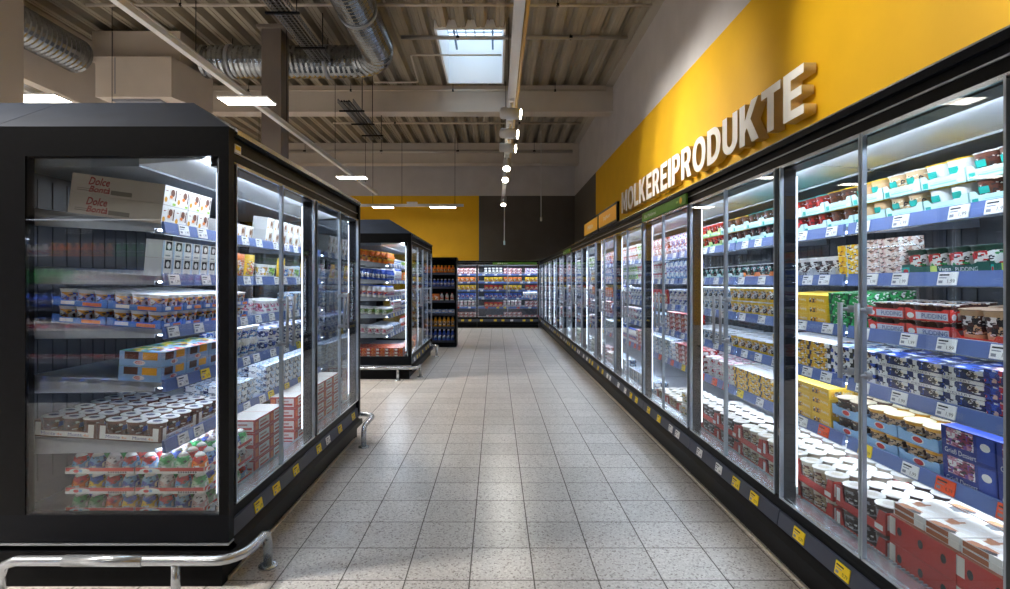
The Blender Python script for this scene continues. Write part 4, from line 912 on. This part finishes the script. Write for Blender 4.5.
b = MB(); b.box(-.1, 16.158, 1.96, 1.25, 16.168, 2.02, M_GREEN); b.text(lambda u, v: (u, 16.157, v), 'Bio', .05, 1.975, .35, 2.005, X['white']); tag(b.build('header_sign'), 'long green header strip on the back wall coolers', 'sign')

# ------------------------------------------------------------------ ramming-protection rails
def guard(label, corner_y, sgn, x0=-2.16, x1=-1.115, z=.175, reach=.28, off=.085):
    """chrome tube across a cooler end at corner_y, wrapping a short way round the aisle corner; sgn +1 wraps to +y"""
    r = empty('guard_rail', label, 'rail', (0, 0, 0)); y = corner_y
    pts = [(x0, y, .012), (x0, y, z - .07), (x0 + .02, y, z - .02), (x0 + .07, y, z), (x1 - .12, y, z)]
    for i in range(1, 6):
        a = pi / 2 * i / 6; pts.append((x1 - .12 + .12 * sin(a), y + sgn * .12 * (1 - cos(a)), z))
    pts += [(x1, y + sgn * .13, z), (x1, y + sgn * (reach - .05), z), (x1, y + sgn * (reach - .015), z - .015), (x1, y + sgn * reach, z - .05), (x1, y + sgn * reach, .012)]
    b = MB(); b.tube(pts, .021, M_CHROME, 14); b.build('tube', r)
    b = MB(); b.tube([(x0 + .28, y, z), (x1 - .42, y, z)], .024, M_CHROME, 14); b.build('sleeve', r)
    b = MB(); b.tube([(x1 - .28, y, .012), (x1 - .28, y, z - .015)], .019, M_CHROME, 12); b.build('post', r)
    for px, py in ((x0, y), (x1 - .28, y), (x1, y + sgn * reach)):
        b = MB(); b.lathe([(.045, 0), (.045, .008), (.03, .013)], M_ALU, 16, px, py); b.build('flange', r)
guard('chrome tube guard rail across the glass end of the near island cooler', 2.3, 1)
guard('chrome guard rail wrapping the far end of the near island cooler', 4.87, -1, reach=.42)
guard('chrome guard rail across the glass end of the far island cooler', 7.5, 1)
guard('chrome guard rail at the bottle rack end of the far island cooler', 10.2, -1)

# ------------------------------------------------------------------ under the roof
M_DUCT = noisy('galvanised_duct', '#8d9297', '#a4a9ad', 5, .22, 2, .95)
def spiral_duct(pts, r, label, fl=()):
    root = empty('ventilation_duct', label, 'duct'); from mathutils import Vector
    P = [Vector(p) for p in pts]; q = [P[0]]
    for a, b_ in zip(P, P[1:]):
        n = max(1, int((b_ - a).length / .045))
        for i in range(1, n + 1): q.append(a.lerp(b_, i / n))
    rad = []
    pts2 = []
    for i, p in enumerate(q):
        pts2.append(p); rad.append(r if i % 2 else r + .012)
    b = MB(); b.tube(pts2, rad, M_DUCT, 28); b.sm = [False] * len(b.sm); b.build('duct_shell', root)
    for p, d in fl:
        b = MB(); v = Vector(d).normalized() * .03; b.tube([Vector(p) - v, Vector(p) + v], r + .02, M_STEEL, 28); b.build('collar', root)
        b = MB(); b.tube([(p[0], p[1], p[2] + r), (p[0], p[1], ZD)], .008, M_SLATE, 6); b.build('hanger_rod', root)
DZ, DY, DX = 5.33, 9.42, -2.0
pts = [(-5.19, DY, DZ), (DX - .6, DY, DZ)] + [(DX - .6 + .6 * sin(a), DY - .6 * (1 - cos(a)), DZ) for a in [pi / 2 * i / 7 for i in range(1, 8)]] + [(DX, DY - .7, DZ), (DX, 5.75, DZ)]
spiral_duct(pts, .27, 'wide spiral duct crossing behind the column and turning toward the camera', (((-4.7, DY, DZ), (1, 0, 0)), ((-3.0, DY, DZ), (1, 0, 0)), ((DX, 7.6, DZ), (0, 1, 0))))
spiral_duct([(-6.9, 5.8, 5.12), (-6.9, 8.68, 5.12)], .27, 'spiral duct running along the left toward the big cream box', (((-6.9, 7.2, 5.12), (0, 1, 0)),))
b = MB(); b.box(-6.85, 8.95, 5.13, -5.35, 9.95, 5.66, M_CREAM); b.box(-6.5, 8.94, 5.14, -6.49, 8.95, 5.65, M_GREYINK)
bx1 = b.build('plenum_box', bev=.008); tag(bx1, 'upper of two cream ventilation boxes under the roof', 'box')
b = MB(); b.hexa([(-6.6, 8.7, 4.45), (-5.35, 8.7, 4.45), (-5.2, 9.7, 4.5), (-6.6, 9.7, 4.5), (-6.6, 8.7, 5.12), (-5.35, 8.7, 5.12), (-5.2, 9.7, 5.12), (-6.6, 9.7, 5.12)], M_CREAM)
b.box(-6.28, 8.69, 4.5, -6.27, 8.7, 5.1, M_GREYINK); b.box(-6.4, 8.8, 4.42, -5.6, 9.5, 4.45, M_GREYINK)
tag(b.build('plenum_box'), 'lower of two cream ventilation boxes under the roof, in front', 'box')

def pipe(a, b_, r, label, m=None, name='conduit_pipe', hang=True, n=10):
    root = empty(name, label, 'pipe'); q = MB(); q.tube([a, b_], r, m or mat('#b7ada0', .5, .2), n); q.build('tube', root)
    from mathutils import Vector
    A_, B_ = Vector(a), Vector(b_); k = max(2, int((B_ - A_).length / 2.2))
    for i in range(k):
        h = MB(); p = A_.lerp(B_, (i + .5) / k); h.tube([(p.x, p.y, p.z - r * 1.3), (p.x, p.y, ZD)], .006, M_SLATE, 6); h.lathe([(r * 1.35, p.z - .02), (r * 1.35, p.z + .02)], M_SLATE, 8, p.x, p.y); h.build('hanger', root)
pipe((-1.66, 9.25, 5.685), (2.3, 9.25, 5.685), .035, 'thick pipe crossing in front of the skylight', mat('#a9a49d', .4, .5))
pipe((-6.3, 8.12, 5.66), (2.4, 8.12, 5.66), .022, 'thin pipe crossing the roof nearest the top edge', mat('#c0b8ad', .5, .2))
pipe((-6.5, 11.5, 5.58), (2.4, 11.5, 5.58), .02, 'thin pipe tight against the front of the middle beam', mat('#c3b9a8', .5, .2))
pipe((-5.3, 9.95, 5.66), (-2.1, 9.95, 5.66), .03, 'pipe above the spiral duct near the roof', mat('#b0a697', .5, .2))
pipe((-4.2, 13.6, 5.5), (2.2, 13.6, 5.5), .025, 'thin pipe crossing the roof behind the middle beam', mat('#c3b9a8', .5, .2))
pipe((-6.9, 15.9, 5.35), (2.3, 15.9, 5.35), .05, 'thick pipe crossing the roof before the back wall', mat('#b5afa6', .45, .3))
# bent conduit left of the skylight
b = MB(); b.tube([(.1, 9.9, 5.66), (-1.55, 9.9, 5.66), (-1.6, 9.93, 5.66), (-1.65, 11.2, 5.66), (-1.7, 11.25, 5.66), (-2.6, 11.25, 5.66)], .018, mat('#cfc7bb', .5), 8); tag(b.build('bent_conduit'), 'thin pale conduit bent round the left side of the skylight', 'pipe')

def cable_tray(x, y0, y1, z, label, w=.28):
    root = empty('cable_tray', label, 'tray'); b = MB(); m = mat('#8f9296', .4, .4)
    for s in (-w / 2, w / 2):
        b.tube([(x + s, y0, z), (x + s, y1, z)], .011, m, 6); b.tube([(x + s, y0, z + .06), (x + s, y1, z + .06)], .011, m, 6)
    n = int((y1 - y0) / .07)
    for i in range(n + 1):
        y = y0 + (y1 - y0) * i / n
        b.tube([(x - w / 2, y, z + .06), (x - w / 2, y, z), (x + w / 2, y, z), (x + w / 2, y, z + .06)], .0075, m, 5)
    for k in range(3): b.tube([(x - w / 4 + k * w / 4, y0, z), (x - w / 4 + k * w / 4, y1, z)], .008, m, 5)
    b.build('wire_basket', root)
    c = MB()
    for k in range(4):
        pts = [(x - .07 + k * .045 + R.uniform(-.012, .012), y0 + (y1 - y0) * i / 10, z + .018 + R.uniform(0, .012)) for i in range(11)]
        c.tube(pts, .018, X['black'], 6)
    c.build('cable_bundle', root)
    for i in range(3):
        h = MB(); y = y0 + (y1 - y0) * (i + .5) / 3
        h.box(x - w / 2 - .1, y - .02, z - .035, x + w / 2 + .1, y + .02, z - .01, M_SLATE)
        h.tube([(x + w / 2 + .06, y, z - .02), (x + w / 2 + .06, y, 5.155 if 11.6 < y < 12 else ZD - .01)], .008, M_SLATE, 6); h.build('hanger_bracket', root)
cable_tray(-3.0, 5.75, 9.08, 5.2, 'wire cable tray in front of the spiral duct beside the column')
cable_tray(-2.78, 9.75, 12.3, 4.72, 'wire cable tray passing below the middle beam')

# lighting trunks and lamps
M_TRUNK = mat('#dcdcdc', .4); M_PANEL = emit('#fff6e6', 12, 'lamp_panel_light')
def trunk(x, y0, y1, z, label, w=.065, m=M_TRUNK):
    root = empty('light_trunk', label, 'light rail'); b = MB(); b.box(x - w / 2, y0, z, x + w / 2, y1, z + .07, m); b.box(x - w / 2 - .01, y0, z + .06, x + w / 2 + .01, y1, z + .075, m)
    b.build('rail', root)
    n = int((y1 - y0) / 2.4)
    for i in range(n):
        y = y0 + (y1 - y0) * (i + .5) / n; h = MB(); h.tube([(x, y, z + .07), (x, y, ZD)], .005, M_SLATE, 5); h.build('hanger_wire', root)
ZT = 3.82
trunk(-3.3, -5.5, 14.6, ZT, 'long pale light rail running above the island coolers')
trunk(-5.98, -5.8, 14.6, ZT, 'pale light rail farther left, partly behind the near column')
def panel(x, y, z, wx, wy, label, power=62):
    root = empty('ceiling_lamp', label, 'lamp', (x, y, z))
    b = MB(); b.box(-wx / 2, -wy / 2, -.022, wx / 2, wy / 2, 0, M_WHITE); b.build('housing', root)
    b = MB(); b.box(-wx / 2 + .012, -wy / 2 + .012, -.028, wx / 2 - .012, wy / 2 - .012, -.022, M_PANEL); b.build('diffuser', root)
    l = bpy.data.lights.new('panel_beam', 'AREA'); l.shape = 'RECTANGLE'; l.size = wx - .04; l.size_y = wy - .04; l.energy = power; l.color = (1, .955, .89); l.spread = radians(135)
    o = bpy.data.objects.new('panel_beam', l); COL.link(o); o.parent = root; o.location = (0, 0, -.032)
for y, lb in ((7.0, 'lamp panel on the long rail above the near island cooler, left of the column'), (12.1, 'second lamp panel along the long rail, above the far island'), (1.9, 'lamp panel of the long rail above the camera'), (-3.2, 'lamp panel of the long rail behind the camera')):
    panel(-3.3, y, ZT - .002, .66, .3, lb, 15 if y > 11 else 62 if y > 0 else 30)
for y, lb in ((6.9, 'lamp panel beside the near column at the far left'), (1.5, 'lamp panel of the left rail before the column'), (-4.9, 'lamp panel of the left rail mirrored in the end glass'), (12.9, 'lamp panel of the left rail near the back wall')):
    panel(-5.98, y, ZT - .002, .66, .3, lb, 15 if y > 11 else 62 if y > 0 else 30)
panel(-8.4, -4.9, ZT, .66, .3, 'lamp panel far left mirrored in the end glass')
for y, lb in ((1.0, 'hidden by the near island, added lamp panel far to the left'), (6.5, 'added lamp panel far to the left beyond the cream beam'), (12.0, 'added lamp panel far left near the back wall')):  # extra lamps added for even light across the store
    panel(-8.4, y, ZT, .66, .3, lb, 15 if y > 11 else 62 if y > 0 else 30); b = MB(); b.tube([(-8.4, y, ZT), (-8.4, y, ZD)], .006, M_SLATE, 6); tag(b.build('hanger_wire'), 'wire holding the ' + lb.replace('hidden by the near island, ', ''), 'wire')
b = MB(); b.tube([(-8.4, -4.9, ZT), (-8.4, -4.9, ZD)], .006, M_SLATE, 6); tag(b.build('hanger_wire'), 'wire holding the far left lamp panel', 'wire')
# cross rail at the back
root = empty('light_trunk', 'short pale light rail running crosswise before the yellow back wall', 'light rail'); b = MB(); b.box(-4.4, 15.4, 3.62, -.95, 15.47, 3.69, M_TRUNK); b.build('rail', root)
for x in (-3.6, -2.75, -1.2): b = MB(); b.tube([(x, 15.435, 3.69), (x, 15.435, ZD)], .006, M_SLATE, 5); b.build('hanger_wire', root)
panel(-3.3, 15.43, 3.618, .6, .3, 'lamp panel at the left of the crosswise rail by the back wall', 8); panel(-1.55, 15.43, 3.618, .75, .3, 'lamp panel at the right of the crosswise rail by the back wall', 8)
b = MB(); b.box(-2.6, 15.38, 3.69, -2.3, 15.49, 3.75, M_TRUNK); tag(b.build('driver_box'), 'small pale box on top of the crosswise light rail', 'box')
# spot rail over the aisle
XS = .21
trunk(XS, -1.0, 15.6, ZT, 'white spotlight rail running over the middle of the aisle', .085)
b = MB(); b.tube([(.285, -1, 3.9), (.285, 12.5, 3.9)], .022, mat('#c9a868', .4, .2), 10); yp = tag(b.build('hanging_conduit'), 'pipe beside the spotlight rail, lamp light painted into its yellowish tint', 'pipe')  # yellow tint stands for lamp light falling on the pipe
for y in (1.5, 4.5, 7.5, 10.5): b = MB(); b.box(.2645, y - .015, 3.885, .27, y + .015, 3.915, M_STEEL); b.build('clamp', yp)
M_SPOT = emit('#fff1d8', 30, 'spot_light_face')
def spot(y, aim, label, power):
    from mathutils import Vector
    root = empty('spotlight', label, 'lamp', (XS, y, ZT - .003)); root['group'] = 'spotlights on the aisle rail'
    d = (Vector(aim) - Vector((XS, y, ZT - .17))).normalized(); c = Vector((0, 0, -.17))
    b = MB(); b.tube([(0, 0, 0), (0, 0, -.14)], .02, M_WHITE, 10); b.box(-.03, -.09, -.03, .03, .09, 0, M_WHITE); b.build('arm', root)
    b = MB(); b.tube([c - d * .15, c - d * .14, c + d * .12], [.06, .075, .075], mat('#b9b9b9', .4), 16); b.build('head', root)
    b = MB(); b.tube([c + d * .1205, c + d * .124], .066, M_SPOT, 16); b.build('lens', root)
    l = bpy.data.lights.new('spot_beam', 'SPOT'); l.energy = power; l.color = (1, .965, .9); l.spot_size = radians(70); l.spot_blend = .6; l.shadow_soft_size = .06
    o = bpy.data.objects.new('spot_beam', l); COL.link(o); o.parent = root; o.location = c + d * .16; o.rotation_euler = d.to_track_quat('-Z', 'Y').to_euler()
names = ['first', 'second', 'third', 'fourth', 'fifth', 'sixth']
for i, (y, w_) in enumerate(((7.05, 85), (8.0, 70), (8.85, 40))): spot(y, (2.6, y - .5, 3.35), f'{names[i]} white spotlight along the aisle rail, turned to the yellow wall', w_)
for i, (y, t_) in enumerate(((10.1, (.0, 8.0, 1.0)), (11.2, (-.2, 9.0, 1.0)), (14.6, (0, 13, .5)))): spot(y, t_, f'{names[i + 3]} white spotlight along the aisle rail, shining at the floor', 30)
for i, y in enumerate((3.7, 1.9)): spot(y, (2.6, y - .3, 3.3), f'white spotlight over the aisle {"just out of frame" if i else "before the first one in view"}', 78)
# hanging cords at the back
for x, y, z0, z1, lb in ((.24, 15.2, 2.48, 3.82, 'thin cord with a small blue white plug hanging from the rail end'), (1.28, 15.0, 3.14, 5.7, 'thin white drop cord hanging before the taupe wall')):
    r = empty('drop_cord', lb, 'cord', (x, y, z0)); b = MB(); b.tube([(0, 0, .1), (0, 0, z1 - z0)], .011, mat('#cfcfcf', .5), 6); b.build('cord', r)
    b = MB(); b.lathe([(.015, 0), (.03, .015), (.03, .1), (.015, .13)], mat('#b9dbe8' if x < .5 else '#cfcbc6', .4), 10); b.build('socket', r)

# ------------------------------------------------------------------ light and camera
wd = bpy.data.worlds.new('daylight'); S.world = wd; wd.use_nodes = True
bg = wd.node_tree.nodes['Background']; bg.inputs[0].default_value = (.74, .87, 1, 1); bg.inputs[1].default_value = 2.2
cam = bpy.data.cameras.new('camera'); co = bpy.data.objects.new('camera', cam); COL.link(co); S.camera = co
co.location = (0, 0, H); co.rotation_euler = (pi / 2, 0, 0)
cam.sensor_width = 36; cam.lens = 528 / 1010 * 36; cam.shift_x = (505 - 496) / 1010; cam.shift_y = -(294.5 - 283) / 1010
cam.clip_start = .05; cam.clip_end = 100
S.view_settings.view_transform = 'Standard'; S.view_settings.look = 'None'; S.view_settings.gamma = 1; S.view_settings.use_curve_mapping = False
S.view_settings.exposure = 1.0
cy = S.cycles
cy.use_denoising = True; cy.max_bounces = 8; cy.diffuse_bounces = 4; cy.glossy_bounces = 4; cy.transmission_bounces = 4; cy.transparent_max_bounces = 40
cy.sample_clamp_indirect = 6; cy.caustics_reflective = False; cy.caustics_refractive = False
